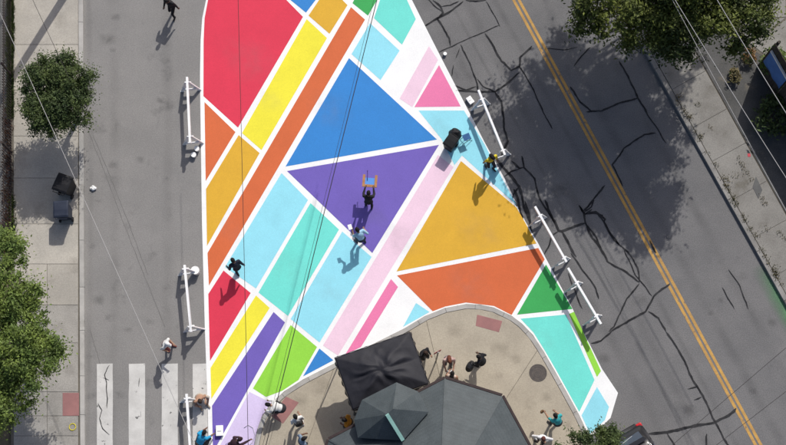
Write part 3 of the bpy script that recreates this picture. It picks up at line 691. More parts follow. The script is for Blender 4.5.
# yellow hose ring and cord
p = P(72.5, 427, .145); mb = MB(); mb.tube([(p.x + .125 * math.cos(t), p.y + .125 * math.sin(t), .148) for t in [2 * math.pi * q / 24 for q in range(25)]], .016, 6)
o = mb.build('yellow_ring', material('yellow_rubber', (.62, .52, .03), None, rough=.6), None, True); tag(o, 'small bright yellow ring lying on the sidewalk below the red pad', 'ring')
pc = [(244, 428), (248, 425), (253, 428), (255, 436), (252, 443), (247, 447), (243, 455)]
mb = MB(); mb.tube([P(x, y, .026) for x, y in pc], .011, 6); o = mb.build('cord', material('cord_grey', (.42, .40, .44), None, rough=.6), None, True); tag(o, 'thin grey cord curling over the lavender paint', 'cord')
# ------------------------------------------------------------------ trees and plants
def leafmat(name, c, c2, sc=1.3): return material(name, c, c2, sc, .55, island=.5, trans=.3, spec=.25)
LEAF_D = leafmat('leaf_dark', (.10, .135, .04), (.04, .066, .025))
LEAF_B = leafmat('leaf_bright', (.19, .25, .052), (.085, .135, .034))
LEAF_M = leafmat('leaf_mid', (.15, .175, .034), (.032, .052, .018), .55)
LEAF_G = leafmat('grass_blade', (.09, .12, .035), (.06, .085, .03))
LEAF_Y = leafmat('dry_blade', (.19, .15, .075), (.10, .10, .04))
LEAF_R = leafmat('red_leaf', (.16, .055, .04), (.10, .06, .03))
BARK = material('bark', (.11, .085, .065), (.07, .055, .045), 8, .95, .6, 30)
def leaves(centres, radii, n, size, rs, flat_=0.0):
    """n leaf faces round clump centres: folded diamond leaves"""
    centres = np.array(centres); radii = np.array(radii)
    w = radii ** 2; w = w / w.sum()
    idx = rs.choice(len(centres), n, p=w)
    d = rs.normal(size=(n, 3)); d /= np.linalg.norm(d, axis=1)[:, None]
    rad = radii[idx] * np.abs(rs.normal(0, .62, n) + .35) 
    c = centres[idx] + d * rad[:, None] * np.array([1, 1, .8])
    up = d * .6 + np.array([0, 0, .9]) + rs.normal(size=(n, 3)) * .55; up /= np.linalg.norm(up, axis=1)[:, None]
    t = np.cross(up, rs.normal(size=(n, 3))); t /= np.linalg.norm(t, axis=1)[:, None]
    b = np.cross(up, t); L = size * rs.uniform(.65, 1.35, n)[:, None]
    v = np.empty((n, 4, 3))
    v[:, 0] = c - t * L; v[:, 1] = c + b * L * .45 + up * L * .12; v[:, 2] = c + t * L - up * L * .2; v[:, 3] = c - b * L * .45 + up * L * .12
    return v.reshape(-1, 3)
def leafmesh(name, v, m, parent=None):
    n = len(v) // 4; me = bpy.data.meshes.new(name)
    q = np.arange(n) * 4
    tri = np.stack([q, q + 1, q + 2, q, q + 2, q + 3], 1).reshape(-1).astype(np.int32)
    me.vertices.add(n * 4); me.vertices.foreach_set('co', v.reshape(-1).astype(np.float32))
    me.loops.add(n * 6); me.loops.foreach_set('vertex_index', tri)
    me.polygons.add(n * 2); me.polygons.foreach_set('loop_start', (np.arange(n * 2) * 3).astype(np.int32))
    me.materials.append(m); me.update(calc_edges=True); me.validate()
    return link(name, me, parent)
def tree(base_px, z0, lobes, n_clump, clump_r, n, size, m, label, name='street_tree', trunk_r=.10, seed=1):
    """lobes: (px, py, z, rx, ry, rz) in plan units / metres"""
    rs = np.random.default_rng(seed); p = P(*base_px, z0); o = empty(name, p); tag(o, label, 'tree')
    cl = []; rr = []; vol = np.array([l[3] * l[4] * l[5] for l in lobes]) ** .67; vol = vol / vol.sum()
    for t in range(n_clump):
        l = lobes[rs.choice(len(lobes), p=vol)]; c = P(l[0], l[1], l[2]) - p
        d = rs.normal(size=3); d /= np.linalg.norm(d); d[2] = abs(d[2]) if rs.random() < .72 else d[2]
        q = rs.uniform(.55, 1.0) if rs.random() < .85 else rs.uniform(.1, .6)
        cl.append([c.x + d[0] * l[3] * q, c.y + d[1] * l[4] * q, c.z + d[2] * l[5] * q]); rr.append(clump_r * rs.uniform(.55, 1.35))
    leafmesh('crown', leaves(cl, rr, n, size, rs), m, o)
    mb = MB(); top = sum((P(l[0], l[1], l[2]) - p for l in lobes), Vector()) / len(lobes); top.z -= .3
    k1 = Vector((top.x * .2, top.y * .2, top.z * .45))
    mb.tube([(0, 0, -.02), (0.01, 0, .1), k1 * .5 , k1, top], [trunk_r * 1.5, trunk_r * 1.1, trunk_r, trunk_r * .85, trunk_r * .4], 9); mb.build('trunk', BARK, o, True)
    mb = MB()
    for t in rs.choice(len(cl), min(26, len(cl)), replace=False):
        c = Vector(cl[t]); s_ = k1.lerp(top, rs.uniform(.1, .9)); mid = s_.lerp(c, .5) + Vector((0, 0, .12))
        mb.tube([s_, mid, c], [trunk_r * .35, trunk_r * .22, trunk_r * .06], 5)
    mb.build('limbs', BARK, o, True); return o
tree((77, 121), .13, [(58, 93, 2.9, 1.2, 1.35, 1.0), (62, 73, 3.1, 1.0, .9, .8), (46, 110, 2.7, 1.0, .85, .8), (70, 104, 2.8, .95, 1.05, .8), (59, 124, 2.6, .8, .65, .6), (42, 84, 2.9, .8, .9, .7), (76, 86, 2.9, .75, .8, .7)], 230, .26, 52000, .046, LEAF_D, 'small round dark green tree on the left sidewalk above the bins', seed=4)
tree((20, 350), .13, [(2, 300, 3.6, 1.55, 1.6, 1.1), (26, 318, 3.4, .9, 1.1, .8), (22, 358, 3.7, 1.35, 1.3, 1.1), (38, 356, 3.5, .85, .8, .7), (3, 405, 3.3, 1.1, 1.2, .9), (4, 255, 3.4, .9, .9, .8)], 210, .33, 56000, .055, LEAF_B, 'spreading bright green tree at the left edge over the sidewalk', seed=5)
tree((661, 40), .13, [(606, 8, 4.6, 1.4, 1.6, 1.0), (640, -14, 5.8, 2.3, 2.3, 1.4), (668, 30, 5.2, 1.8, 1.3, 1.0), (702, -8, 6.0, 2.0, 2.0, 1.3), (726, 14, 5.4, 1.25, 1.5, .9), (690, -60, 6.8, 2.6, 2.4, 1.4), (745, -40, 6.0, 1.6, 2.0, 1.2), (630, -62, 5.8, 2.3, 2.2, 1.3), (720, -85, 7.0, 2.4, 2.2, 1.3), (640, 36, 5.0, .9, .8, .7), (585, -70, 5.4, 1.5, 1.5, .9), (748, 4, 6.8, 1.1, 1.3, .9), (700, 18, 3.4, 1.3, 1.1, .7), (652, 12, 3.6, 1.5, 1.2, .7), (676, 44, 4.6, 1.1, .8, .6)], 400, .42, 110000, .070, LEAF_M, 'large dark green tree overhanging the road at the top right', trunk_r=.2, seed=6)
tree((735, -120), .118, [(735, -138, 7.2, 1.9, 1.7, 1.2), (700, -162, 7.6, 2.0, 1.8, 1.2), (760, -175, 7.4, 1.9, 1.8, 1.2), (668, -185, 7.4, 1.6, 1.6, 1.1)], 120, .42, 24000, .09, LEAF_M, 'tall tree beyond the top edge throwing dappled shade on the upper road', trunk_r=.18, seed=16)
tree((588, 462), .13, [(597, 447, 3.5, .95, .85, .8), (576, 449, 3.2, .65, .6, .6), (608, 436, 3.6, .5, .55, .5), (588, 470, 3.4, .9, .8, .7)], 90, .20, 17000, .045, LEAF_D, 'small dark green tree at the tip of the island beside the car', seed=8)
def shrub(px, z0, r, h, n, size, m, label, name='shrub', seed=1, cat='shrub', group=None):
    rs = np.random.default_rng(seed); p = P(*px, z0); o = empty(name, p); tag(o, label, cat, group); cl = []; rr = []
    for t in range(16):
        d = rs.normal(size=3); d /= np.linalg.norm(d); cl.append([d[0] * r[0] * .8, d[1] * r[1] * .8, h * .5 + abs(d[2]) * h * .35]); rr.append(min(r) * rs.uniform(.25, .5))
    leafmesh('foliage', leaves(cl, rr, n, size, rs), m, o); mb = MB()
    for c in cl[:9]: mb.tube([(0, 0, 0), (c[0] * .4, c[1] * .4, c[2] * .5), c], [.02, .014, .004], 5)
    mb.build('stems', BARK, o); return o
shrub((770, 66), .104, (.55, .6), 1.1, 1300, .08, LEAF_B, 'leafy green shrub behind the blue banner', seed=11)
shrub((747, 58), .118, (.28, .36), .45, 700, .05, leafmat('flower_orange', (.30, .11, .04), (.08, .10, .03)), 'low clump of orange flowers beside the driveway', 'flower_clump', 12, 'flowers')
shrub((771, 120), .10, (.7, .9), .8, 1500, .09, LEAF_D, 'dark bush at the foot of the shaded fence', seed=13)
shrub((733, 78), .13, (.28, .35), .3, 500, .06, LEAF_Y, 'dry brown weed clump at the sidewalk corner below the big tree', 'weed_clump', 14, 'weeds')
# grass strip along the left fence and weeds in the joints (uncountable)
def blades(pts, n, h, m, name, label, spread=.08, size=.05):
    rs = np.random.default_rng(len(pts) + n); v = []
    base = np.array([[*P(x, y, z)] for x, y, z in pts]); idx = rs.integers(0, len(base), n)
    c = base[idx] + rs.normal(size=(n, 3)) * np.array([spread, spread, 0]); ang = rs.uniform(0, 6.28, n)
    t = np.stack([np.cos(ang) * .6, np.sin(ang) * .6, np.ones(n)], 1); t /= np.linalg.norm(t, axis=1)[:, None]; b = np.stack([-np.sin(ang), np.cos(ang), np.zeros(n)], 1)
    L = (h * rs.uniform(.4, 1.3, n))[:, None]; w = size * rs.uniform(.3, .6, n)[:, None]
    q = np.empty((n, 4, 3)); q[:, 0] = c - t * .01; q[:, 1] = c + t * L * .5 + b * w; q[:, 2] = c + t * L; q[:, 3] = c + t * L * .5 - b * w
    o = leafmesh(name, q.reshape(-1, 3), m); tag(o, label, 'grass', None, 'stuff'); return o
rp = random.Random(3)
blades([(11 + rp.uniform(-1.6, 1.6) * (1.3 if yy < 60 else .8), yy, .1) for yy in np.arange(0, 118, .5)], 5200, .20, LEAF_G, 'grass', 'green grass strip between the left fence and the sidewalk', .05, .03)
blades([(9 + rp.uniform(-3.5, 3), yy, .05) for yy in np.arange(112, 262, 1.2)], 1500, .16, LEAF_R, 'ground_cover', 'reddish brown ground cover under the iron fence', .08, .04)
blades([(13 + rp.uniform(-2, 2), yy, .1) for yy in np.arange(196, 262, 1.0)], 900, .16, LEAF_G, 'grass', 'green grass at the lower end of the iron fence', .06, .03)
pts_ = []
for t in range(70): y_ = rp.uniform(95, 330); pts_.append((*K2(y_, rp.choice([5, 5, 5, 6, 9, 30, 20]) + rp.uniform(-1, 1)), .13))
blades(pts_, 1500, .07, LEAF_Y, 'weeds', 'dry weeds growing in the joints of the right sidewalk', .07, .03)
front = tag(sheet('front_path', [(-400, -300), (10.2, -300), (10.2, 265), (-400, 265)], .03, CONCR), kind='structure')
# ------------------------------------------------------------------ iron fence on the left
fence = empty('iron_fence', P(8, 110, 0)); tag(fence, 'rusty black iron picket fence along the left edge', 'fence'); fl = fence.location.copy()
fa, fb = P(12.5, -70, .0), P(12.5, 232, .0)
for z in (.22, 1.18):
    mb = MB(); mb.beam(fa - fl + Vector((0, 0, z)), fb - fl + Vector((0, 0, z)), .03, .04); mb.build('rail', IRON, fence)
nP = int((fb - fa).length / .115); pm = None
for t in range(nP + 1):
    c = fa.lerp(fb, t / nP) - fl
    if pm is None:
        mb = MB(); mb.box((0, 0, .68), (.02, .02, 1.3)); mb.lathe([(.018, 1.32), (.022, 1.35), (.001, 1.42)], n=6); po = mb.build('picket', IRON, fence); pm = po.data
    else: po = link('picket', pm, fence)
    po.location = c
for t in range(5):
    c = fa.lerp(fb, t / 4) - fl; mb = MB(); mb.box((c.x, c.y, .72), (.07, .07, 1.44)); mb.box((c.x, c.y, 1.45), (.10, .10, .03)); mb.build('post', IRON, fence)
# ------------------------------------------------------------------ dark board fence with blue banner, top right
FW = material('fence_boards', (.07, .055, .045), (.045, .036, .03), 5, .85, .4, 30, rnd=.2)
bf0 = P(757, 66, .10); bdir = (P(757 + 58, 66 + 93 * 1.12, .10) - bf0).normalized(); bnor = Vector((bdir.y, -bdir.x, 0))
if bnor.x > 0: bnor = -bnor                                  # faces the street
bfe = empty('board_fence', bf0); tag(bfe, 'tall dark wooden board fence in shade at the right edge', 'fence'); bm_ = None; HF = 2.5
for t in range(46):
    c = bdir * (.09 + t * .185)
    if bm_ is None:
        mb = MB(); mb.box((0, 0, HF / 2), (.175, .025, HF)); bo = mb.build('board', FW, bfe); bm_ = bo.data
    else: bo = link('board', bm_, bfe)
    bo.location = c + bnor * .01 * (t % 2); bo.rotation_euler.z = math.atan2(bdir.y, bdir.x)
for z in (.4, 1.4, 2.3):
    mb = MB(); mb.beam(-bnor * .05 + Vector((0, 0, z)), bdir * 8.6 - bnor * .05 + Vector((0, 0, z)), .05, .09); mb.build('rail', FW, bfe)
for t in range(5):
    mb = MB(); c = bdir * (.05 + t * 2.1) - bnor * .12; mb.box((c.x, c.y, (HF + .1) / 2), (.10, .10, HF + .1), Matrix.Rotation(math.atan2(bdir.y, bdir.x), 3, 'Z')); mb.build('post', FW, bfe)
bl = empty('banner', bf0 + bdir * .12 + bnor * .05 + Vector((0, 0, .9))); tag(bl, 'blue banner with a white top edge hung on the shaded board fence', 'banner')
rz_ = Matrix.Rotation(math.atan2(bdir.y, bdir.x), 3, 'Z')
mb = MB(); vs = []; fs = []
for i in range(15):
    for j in range(9): vs.append(bdir * (i / 14 * 1.3) + Vector((0, 0, j / 8 * 1.1)) + bnor * (.015 + .02 * math.sin(i * .9) * (1 - j / 8)))
for i in range(14):
    for j in range(8): fs.append((i * 9 + j, i * 9 + j + 1, i * 9 + j + 10, i * 9 + j + 9))
bo = link('cloth', mesh('cloth', vs, fs, material('banner_blue', (.10, .22, .52), (.08, .18, .44), 3, .7), None, True), bl); bo.modifiers.new('t', 'SOLIDIFY').thickness = .006
mb = MB(); mb.beam(Vector((0, 0, 1.12)) + bnor * .03, bdir * 1.32 + Vector((0, 0, 1.12)) + bnor * .03, .07, .09); mb.build('top_rail', BARW, bl)
# ------------------------------------------------------------------ utility pole (stands just outside the frame, its shadow crosses the sidewalk)
up = P(80, -28, .137); upo = empty('utility_pole', up); tag(upo, 'tall wooden utility pole whose shadow crosses the left sidewalk', 'utility pole')
tp_ = Vector((-.75, .35, 9.2))
mb = MB(); mb.tube([(0, 0, -.05), tp_ * .5, tp_], [.17, .15, .12], 12); mb.build('post', WOODP, upo, True)
mb = MB(); q = tp_ * .92; mb.beam(q + Vector((-1.1, -.1, 0)), q + Vector((1.1, .1, 0)), .10, .12); mb.build('crossarm', WOODP, upo)
for sx in (-.95, -.4, .4, .95):
    mb = MB(); mb.lathe([(.02, 0), (.05, .03), (.03, .06), (.05, .10), (.02, .14)], (q.x + sx, q.y + sx * .09, q.z + .06), 10); mb.build('insulator', GREYL, upo)
# ------------------------------------------------------------------ overhead wires
def wire(p0, p1, z0, z1, r, m, label, sag=.12):
    a_, b_ = P(*p0, z0), P(*p1, z1); pts = []
    for t in range(17): s_ = t / 16; pts.append(a_.lerp(b_, s_) - Vector((0, 0, sag * 4 * s_ * (1 - s_))))
    mb = MB(); mb.tube(pts, r, 6); o = mb.build('overhead_wire', m, None, True); tag(o, label, 'wire', 'overhead wires'); return o
wire((-40, -75), (232, 528), 7.2, 7.2, .010, WIREL, 'pale overhead wire slanting from the left fence down across the crosswalk')
wire((0, -70), (70, 80), 7.6, 7.0, .008, WIRED, 'thin dark wire over the left sidewalk above the round tree', .05)
wire((236.6, -60), (249.3, 500), 7.8, 7.8, .009, WIRED, 'dark overhead wire running straight down over the big red block')
wire((391.6, -60), (252.2, 500), 7.8, 7.8, .014, WIRED, 'thick dark overhead wire slanting across the blue and purple triangles')
wire((388.5, -60), (249, 500), 7.5, 7.5, .006, WIRED, 'thin wire hugging the left side of the slanting thick wire')
wire((640, -58), (824, 237), 7.4, 7.4, .013, WIREL, 'pale overhead wire crossing the tree and right sidewalk, middle of three')
wire((682, -60), (822, 170), 7.8, 7.8, .014, WIREL, 'pale overhead wire nearest the top right corner, passing the blue banner')
wire((641, -60), (830, 290), 7.0, 7.0, .010, WIREL, 'pale overhead wire nearest the road on the right, passing over the tree')
wire((860, 285), (640, 473), 7.0, 7.0, .008, WIRED, 'thin dark wire crossing the road at the lower right, upper of two')
wire((860, 335), (660, 489), 7.0, 7.0, .008, WIRED, 'thin dark wire crossing the road at the lower right, lower of two')
# ------------------------------------------------------------------ parked car (its rear end shows)
def car(px, rz, label):
    p = P(*px, .004); o = empty('parked_car', p, rz); tag(o, label, 'car')
    PAINT = material('car_paint', (.012, .012, .015), None, rough=.28, spec=.5, coat=.6)
    RUB = material('tyre_rubber', (.015, .015, .015), None, rough=.85); RIM = material('rim_metal', (.4, .4, .4), None, rough=.35, metal=.8)
    REDL = material('tail_light_red', (.45, .01, .015), None, rough=.15, coat=.5)
    # local: +y forward, origin under the middle of the rear bumper, length 4.5
    # stations: y, half width, sill z, belt z, roof half width, roof z
    st_ = [(-.02, .70, .42, .74, .60, .76), (.05, .84, .30, .98, .66, 1.02), (.22, .89, .24, 1.02, .68, 1.12), (.62, .91, .22, 1.03, .66, 1.60), (.95, .91, .22, 1.03, .665, 1.66), (2.0, .915, .22, 1.01, .67, 1.68), (2.7, .915, .22, 1.0, .655, 1.60), (3.35, .91, .22, .98, .66, 1.06), (3.9, .88, .24, .92, .62, .95), (4.35, .78, .28, .76, .55, .78), (4.48, .62, .36, .62, .45, .63)]
    mb = MB(); ring = []
    for y_, hw, sz, bz, rw, rz_ in st_:
        half_ = [(hw * .93, sz), (hw, sz + (bz - sz) * .35), (hw * .99, bz * .97), (hw * .95, bz), (rw + .04, rz_ - .07 if rz_ - bz > .2 else rz_ - .015), (rw - .06, rz_ - .01), (rw * .45, rz_)]
        ring.append([Vector((x, y_, z)) for x, z in half_] + [Vector((-x, y_, z)) for x, z in reversed(half_)])
    n = len(ring[0]); vs = [v for r in ring for v in r]; fs = []
    for l in range(len(ring) - 1): fs += [(l * n + q, l * n + (q + 1) % n, (l + 1) * n + (q + 1) % n, (l + 1) * n + q) for q in range(n)]
    fs.append(tuple(range(n))); fs.append(tuple(reversed(range((len(ring) - 1) * n, len(ring) * n)))); mb.add(vs, fs)
    b = mb.build('body', PAINT, o, True)
    bm = bmesh.new(); bm.from_mesh(b.data); bmesh.ops.recalc_face_normals(bm, faces=bm.faces); bm.to_mesh(b.data); bm.free()
    sb = b.modifiers.new('sub', 'SUBSURF'); sb.levels = 2; sb.render_levels = 2
    CG = material('car_glass', (.06, .075, .10), None, rough=.06, spec=.7, coat=.4)
    def pane(name, quad, off):
        m = MB(); q = [Vector(v) for v in quad]; nr = (q[1] - q[0]).cross(q[2] - q[0]).normalized(); 
        if nr.z < 0 and abs(nr.z) > .05 or (abs(nr.z) <= .05 and nr.dot(Vector(off)) < 0): nr = -nr
        m.add([v + nr * .035 for v in q] + [v + nr * .015 for v in q], [(0, 1, 2, 3), (7, 6, 5, 4), (0, 4, 5, 1), (1, 5, 6, 2), (2, 6, 7, 3), (3, 7, 4, 0)]); return m.build(name, CG, o)
    pane('rear_window', [(-.56, .28, 1.15), (.56, .28, 1.15), (.52, .58, 1.545), (-.52, .58, 1.545)], (0, -1, 0))
    pane('windscreen', [(-.55, 3.22, 1.13), (.55, 3.22, 1.13), (.53, 2.80, 1.52), (-.53, 2.80, 1.52)], (0, 1, 0))
    for sx in (-1, 1):
        pane('side_window', [(sx * .845, .85, 1.10), (sx * .85, 2.8, 1.10), (sx * .70, 2.6, 1.52), (sx * .70, .95, 1.54)], (sx, 0, 0))
        m = MB(); m.box((sx * .74, .10, .90), (.24, .20, .17)); t_ = m.build('tail_light', REDL, o); bv = t_.modifiers.new('b', 'BEVEL'); bv.width = .05; bv.segments = 3
        m = MB(); m.box((sx * .62, 4.26, .68), (.30, .18, .13)); t_ = m.build('headlight', material('lamp_clear', (.7, .7, .72), None, rough=.1), o); bv = t_.modifiers.new('b', 'BEVEL'); bv.width = .04; bv.segments = 3
        m = MB(); m.tube([(sx * .60, .75, 1.66), (sx * .60, .85, 1.72), (sx * .60, 2.35, 1.73), (sx * .60, 2.45, 1.67)], .018, 8); m.build('roof_rail', RIM, o, True)
        m = MB(); m.ell((sx * 1.0, 2.85, 1.06), (.10, .06, .075)); m.build('mirror', PAINT, o, True)
        for yw in (.85, 3.45):
            m = MB(); m.lathe([(.20, -.10), (.31, -.11), (.335, -.08), (.335, .08), (.31, .11), (.20, .10)], n=28); m.v = [Vector((sx * .82 + v.z, yw + v.x, .335 + v.y)) for v in m.v]; w_ = m.build('wheel', RUB, o, True)
            m = MB(); m.lathe([(.001, .06), (.07, .07), (.20, .09), (.21, .105)], n=20); m.v = [Vector((sx * (.82 + v.z), yw + v.x, .335 + v.y)) for v in m.v]; m.build('rim', RIM, w_)
    m = MB(); m.box((0, .03, .45), (1.5, .14, .16)); bp_ = m.build('bumper', BLK, o); bv = bp_.modifiers.new('b', 'BEVEL'); bv.width = .05; bv.segments = 3
    m = MB(); m.beam((-.25, .30, 1.22), (.22, .36, 1.30), .02, .02); m.build('wiper', BARW, o)
    m = MB(); m.box((0, .57, 1.645), (1.05, .16, .03)); m.build('spoiler', PAINT, o)
    return o
car((616.5, 435), math.radians(180 + 29), 'black parked car with red tail light showing behind the island tree')
# ------------------------------------------------------------------ people
def ik(a_, c, l1, l2, bend):
    d = c - a_; L = min(d.length, (l1 + l2) * .999); d = d.normalized(); x = (l1 * l1 - l2 * l2 + L * L) / (2 * L); h = math.sqrt(max(0, l1 * l1 - x * x))
    b = bend - d * bend.dot(d)
    if b.length < 1e-4: b = d.orthogonal()
    return a_ + d * x + b.normalized() * h, a_ + d * L
SK = {'pale': (.50, .30, .22), 'tan': (.36, .21, .14), 'brown': (.17, .09, .06), 'dark': (.07, .04, .03)}
def cmat(c, kind): return material('%s_%d_%d_%d' % (kind, *[int(v * 999) for v in c]), c, k(c, .75), 9 if kind != 'skin' else 4, .85 if kind != 'skin' else .55, .25 if kind == 'cloth' else 0, 40)
def person(px, heading, label, shirt, pants, hair, skin='tan', lean=8, hip=.92, feet=((-.11, .02), (.11, -.02)), hands=None, sleeves='short', legs='long', shoes=(.04, .04, .04), z=.014, s=.96,
           look=0, head_pitch=12, hairlong=False, cap=None, sit=False, twist=0, hshift=0.0, elbow=.3):
    rz = -math.radians(heading); p0 = P(*px, z); o = empty('person', p0, rz); tag(o, label, 'person'); o.scale = (s, s, s)
    lp = math.radians(lean); T_ = Vector((0, math.sin(lp), math.cos(lp))); RX = Matrix.Rotation(-lp, 3, 'X')
    hp = Vector((0, hshift - (.25 * math.sin(lp) if not sit else 0), hip)); ch_ = hp + T_ * .33; nk = hp + T_ * .50; 
    hd_a = lp * .55 + math.radians(head_pitch); HR = Matrix.Rotation(-math.radians(look), 3, 'Z') @ Matrix.Rotation(-hd_a, 3, 'X'); hc = nk + HR @ Vector((0, .02, .17))
    prims = []      # (type, data, mat)
    SH, PA, SKN, HA, SHO, DK = range(6)
    G_ = MB(); segs = []
    def cap_(a_, b_, ra, rb, m, n=10):
        a_, b_ = Vector(a_), Vector(b_); d = (b_ - a_); L = max(d.length, 1e-4); pts_ = []; rr = []
        for q in range(4): t = -math.cos(math.pi / 2 * q / 4.0 * 1.0); pts_.append(a_ + d.normalized() * (ra * -math.cos(math.pi / 2 * q / 4))); rr.append(max(.004, ra * math.sin(math.pi / 2 * q / 4)))
        pts_.append(a_); rr.append(ra); pts_.append(b_); rr.append(rb)
        for q in range(1, 5): pts_.append(b_ + d.normalized() * rb * math.sin(math.pi / 2 * q / 4)); rr.append(max(.004, rb * math.cos(math.pi / 2 * q / 4)))
        G_.tube(pts_, rr, n); segs.append((a_, b_, ra, rb, m))
    def ell_(c, r, rot, m): G_.ell(c, r, rot, 16, 10); segs.append((Vector(c) - rot @ Vector((r[0] * .4, 0, 0)), Vector(c) + rot @ Vector((r[0] * .4, 0, 0)), min(r), min(r), m))
    TW = Matrix.Rotation(-math.radians(twist), 3, T_)
    ell_(hp, (.175, .13, .14), RX, PA); ell_(hp + T_ * .14, (.155, .115, .15), RX, SH); ell_(ch_, (.185, .13, .19), TW @ RX, SH)
    shl = []
    for sx in (-1, 1): shl.append(nk - T_ * .045 + TW @ Vector((sx * .185, 0, 0)))
    cap_(shl[0] * .9 + shl[1] * .1, shl[1] * .9 + shl[0] * .1, .072, .072, SH)
    cap_(nk - T_ * .03, hc, .056, .052, SKN)
    ell_(hc, (.077, .098, .118), HR, SKN); G_.ell(hc + HR @ Vector((0, .098, -.015)), (.013, .02, .022), HR, 8, 6)
    for sx in (-1, 1): G_.ell(hc + HR @ Vector((sx * .078, -.005, -.01)), (.012, .022, .034), HR, 8, 6)
    G_.ell(hc + HR @ Vector((0, .085, -.085)), (.03, .025, .025), HR, 8, 6)
    hands = hands or ((-.27, .06, .80), (.27, .04, .80)); wr = []
    for q, sx in enumerate((-1, 1)):
        a_ = shl[q]; tgt = Vector(hands[q]); el, w_ = ik(a_, tgt, .285, .26, Vector((sx * elbow, -.8, -.45)))
        cap_(a_, el, .070, .054, SH); cap_(el, w_, .049 + (.008 if sleeves == 'long' else 0), .036, SH if sleeves == 'long' else SKN)
        if sleeves == 'none': segs[-2] = (*segs[-2][:4], SKN)
        d = (w_ - el).normalized(); wr.append((el, w_, d)); cap_(w_, w_ + d * .075, .034, .036, SKN)
    for q, sx in enumerate((-1, 1)):
        f = feet[q]; an = Vector((f[0], f[1], .085 + (f[2] if len(f) > 2 else 0))); h_ = hp + Vector((sx * .095, 0, -.03))
        kn, an2 = ik(h_, an, .43, .43, Vector((sx * (.35 if hip < .7 else .05), 1, .25 if sit else 0)))
        cap_(h_, kn, .092, .064, PA); cap_(kn, an2, .060 if legs == 'long' else .055, .046 if legs == 'long' else .040, PA if legs == 'long' else SKN)
        fa_ = an2 + Vector((0, -.04, -.038)); cap_(fa_, fa_ + Vector((sx * .03, .17, -.008)), .045, .038, SHO)
    me0 = mesh('raw', G_.v, G_.f, []); tmp = link('raw', me0)
    rm = tmp.modifiers.new('r', 'REMESH'); rm.mode = 'VOXEL'; rm.voxel_size = .016; sm_ = tmp.modifiers.new('s', 'SMOOTH'); sm_.iterations = 4; sm_.factor = .5
    dg = bpy.context.evaluated_depsgraph_get(); ev = tmp.evaluated_get(dg); me = bpy.data.meshes.new_from_object(ev); bpy.data.objects.remove(tmp, do_unlink=True)
    nv = len(me.vertices); co = np.empty(nv * 3, np.float32); me.vertices.foreach_get('co', co); co = co.reshape(-1, 3)
    faces = [tuple(pl.vertices) for pl in me.polygons]
    fc = np.array([co[list(f)].mean(0) for f in faces]); best = np.full(len(faces), 1e9); idx = np.zeros(len(faces), np.int32)
    for a_, b_, ra, rb, m in segs:
        A_ = np.array(a_); D_ = np.array(b_ - a_); L2 = max((D_ ** 2).sum(), 1e-9); t = np.clip(((fc - A_) @ D_) / L2, 0, 1); dist = np.linalg.norm(fc - A_ - t[:, None] * D_, axis=1) - (ra + (rb - ra) * t)
        u = dist < best; best[u] = dist[u]; idx[u] = m
    # clothes puff out a little and wrinkle
    vlist = [Vector(v) for v in co]; bpy.data.meshes.remove(me)
    B_ = MB(); B_.v = vlist; B_.f = [list(f) for f in faces]; B_.i = list(idx)
    B_.cur = SKN
    for el, w_, d in wr:                                     # fingers, rooted in the palm
        sd = d.orthogonal().normalized(); nr = d.cross(sd)
        pal = w_ + d * .07
        for q, (o_, ln) in enumerate(((-.027, .062), (-.009, .075), (.009, .07), (.027, .055))):
            b0 = pal + sd * o_; B_.tube([b0, b0 + d * ln * .55, b0 + d * ln * .9 + nr * ln * .35], [.0105, .0095, .007], 6)
        b0 = w_ + d * .03 + sd * .028; B_.tube([b0, b0 + d * .03 + sd * .028, b0 + d * .062 + sd * .034], [.012, .0105, .008], 6)
    B_.cur = DK
    for sx in (-1, 1): B_.ell(hc + HR @ Vector((sx * .031, .089, .005)), (.014, .008, .008), HR, 8, 5)
    B_.ell(hc + HR @ Vector((0, .108, -.062)), (.022, .006, .005), HR, 8, 5)
    mats = [cmat(shirt, 'cloth'), cmat(pants, 'cloth'), cmat(SK[skin], 'skin'), cmat(hair, 'hair'), cmat(shoes, 'shoe'), material('eye_dark', (.02, .012, .01), None, rough=.4)]
    B_.build('body', mats, o, True)
    # hair
    hm = MB(); hm.ell((0, 0, 0), (1, 1, 1), None, 22, 14); out = []; hs = random.Random(int(px[0] * 7 + px[1]))
    for v in hm.v:
        f = 1.0
        if v.y > .25 and v.z < .45 - .3 * (v.y < .5): f = .86
        if v.z < -.35 and v.y > -.3: f = .84
        if v.z < -.75: f = .7
        f *= 1 + .03 * math.sin(9 * v.x + 5 * v.z) + hs.uniform(-.02, .02)
        out.append(hc + HR @ Vector((v.x * .088 * f, (v.y * .109 - .006) * f, (v.z * .128 + .012) * f)))
    hm.v = out; hm.build('hair', mats[3], o, True)
    if hairlong:
        h2 = MB(); b0 = hc + HR @ Vector((0, -.07, .02)); b1 = nk - T_ * .12 + RX @ Vector((0, -.13, 0)); h2.tube([b0 + Vector((0, 0, .05)), b0, b0.lerp(b1, .5) + RX @ Vector((0, -.03, 0)), b1], [.05, .085, .085, .035], 10); h2.build('hair', mats[3], o, True)
    if cap:
        c2 = MB(); c2.ell((0, 0, 0), (1, 1, 1), None, 20, 12)
        c2.v = [hc + HR @ Vector((v.x * .096, v.y * .117, max(v.z, -.05) * .135 + .022)) for v in c2.v]
        c2.add([hc + HR @ Vector((x, y_, zz)) for zz in (.02, .032) for x, y_ in ((-.075, .08), (-.06, .17), (0, .195), (.06, .17), (.075, .08))], [(4, 3, 2, 1, 0), (5, 6, 7, 8, 9)] + [(q, q + 1, q + 6, q + 5) for q in range(4)])
        c2.build('cap', cmat(cap, 'cloth'), o, True)
    o['_w'] = 1; del o['_w']
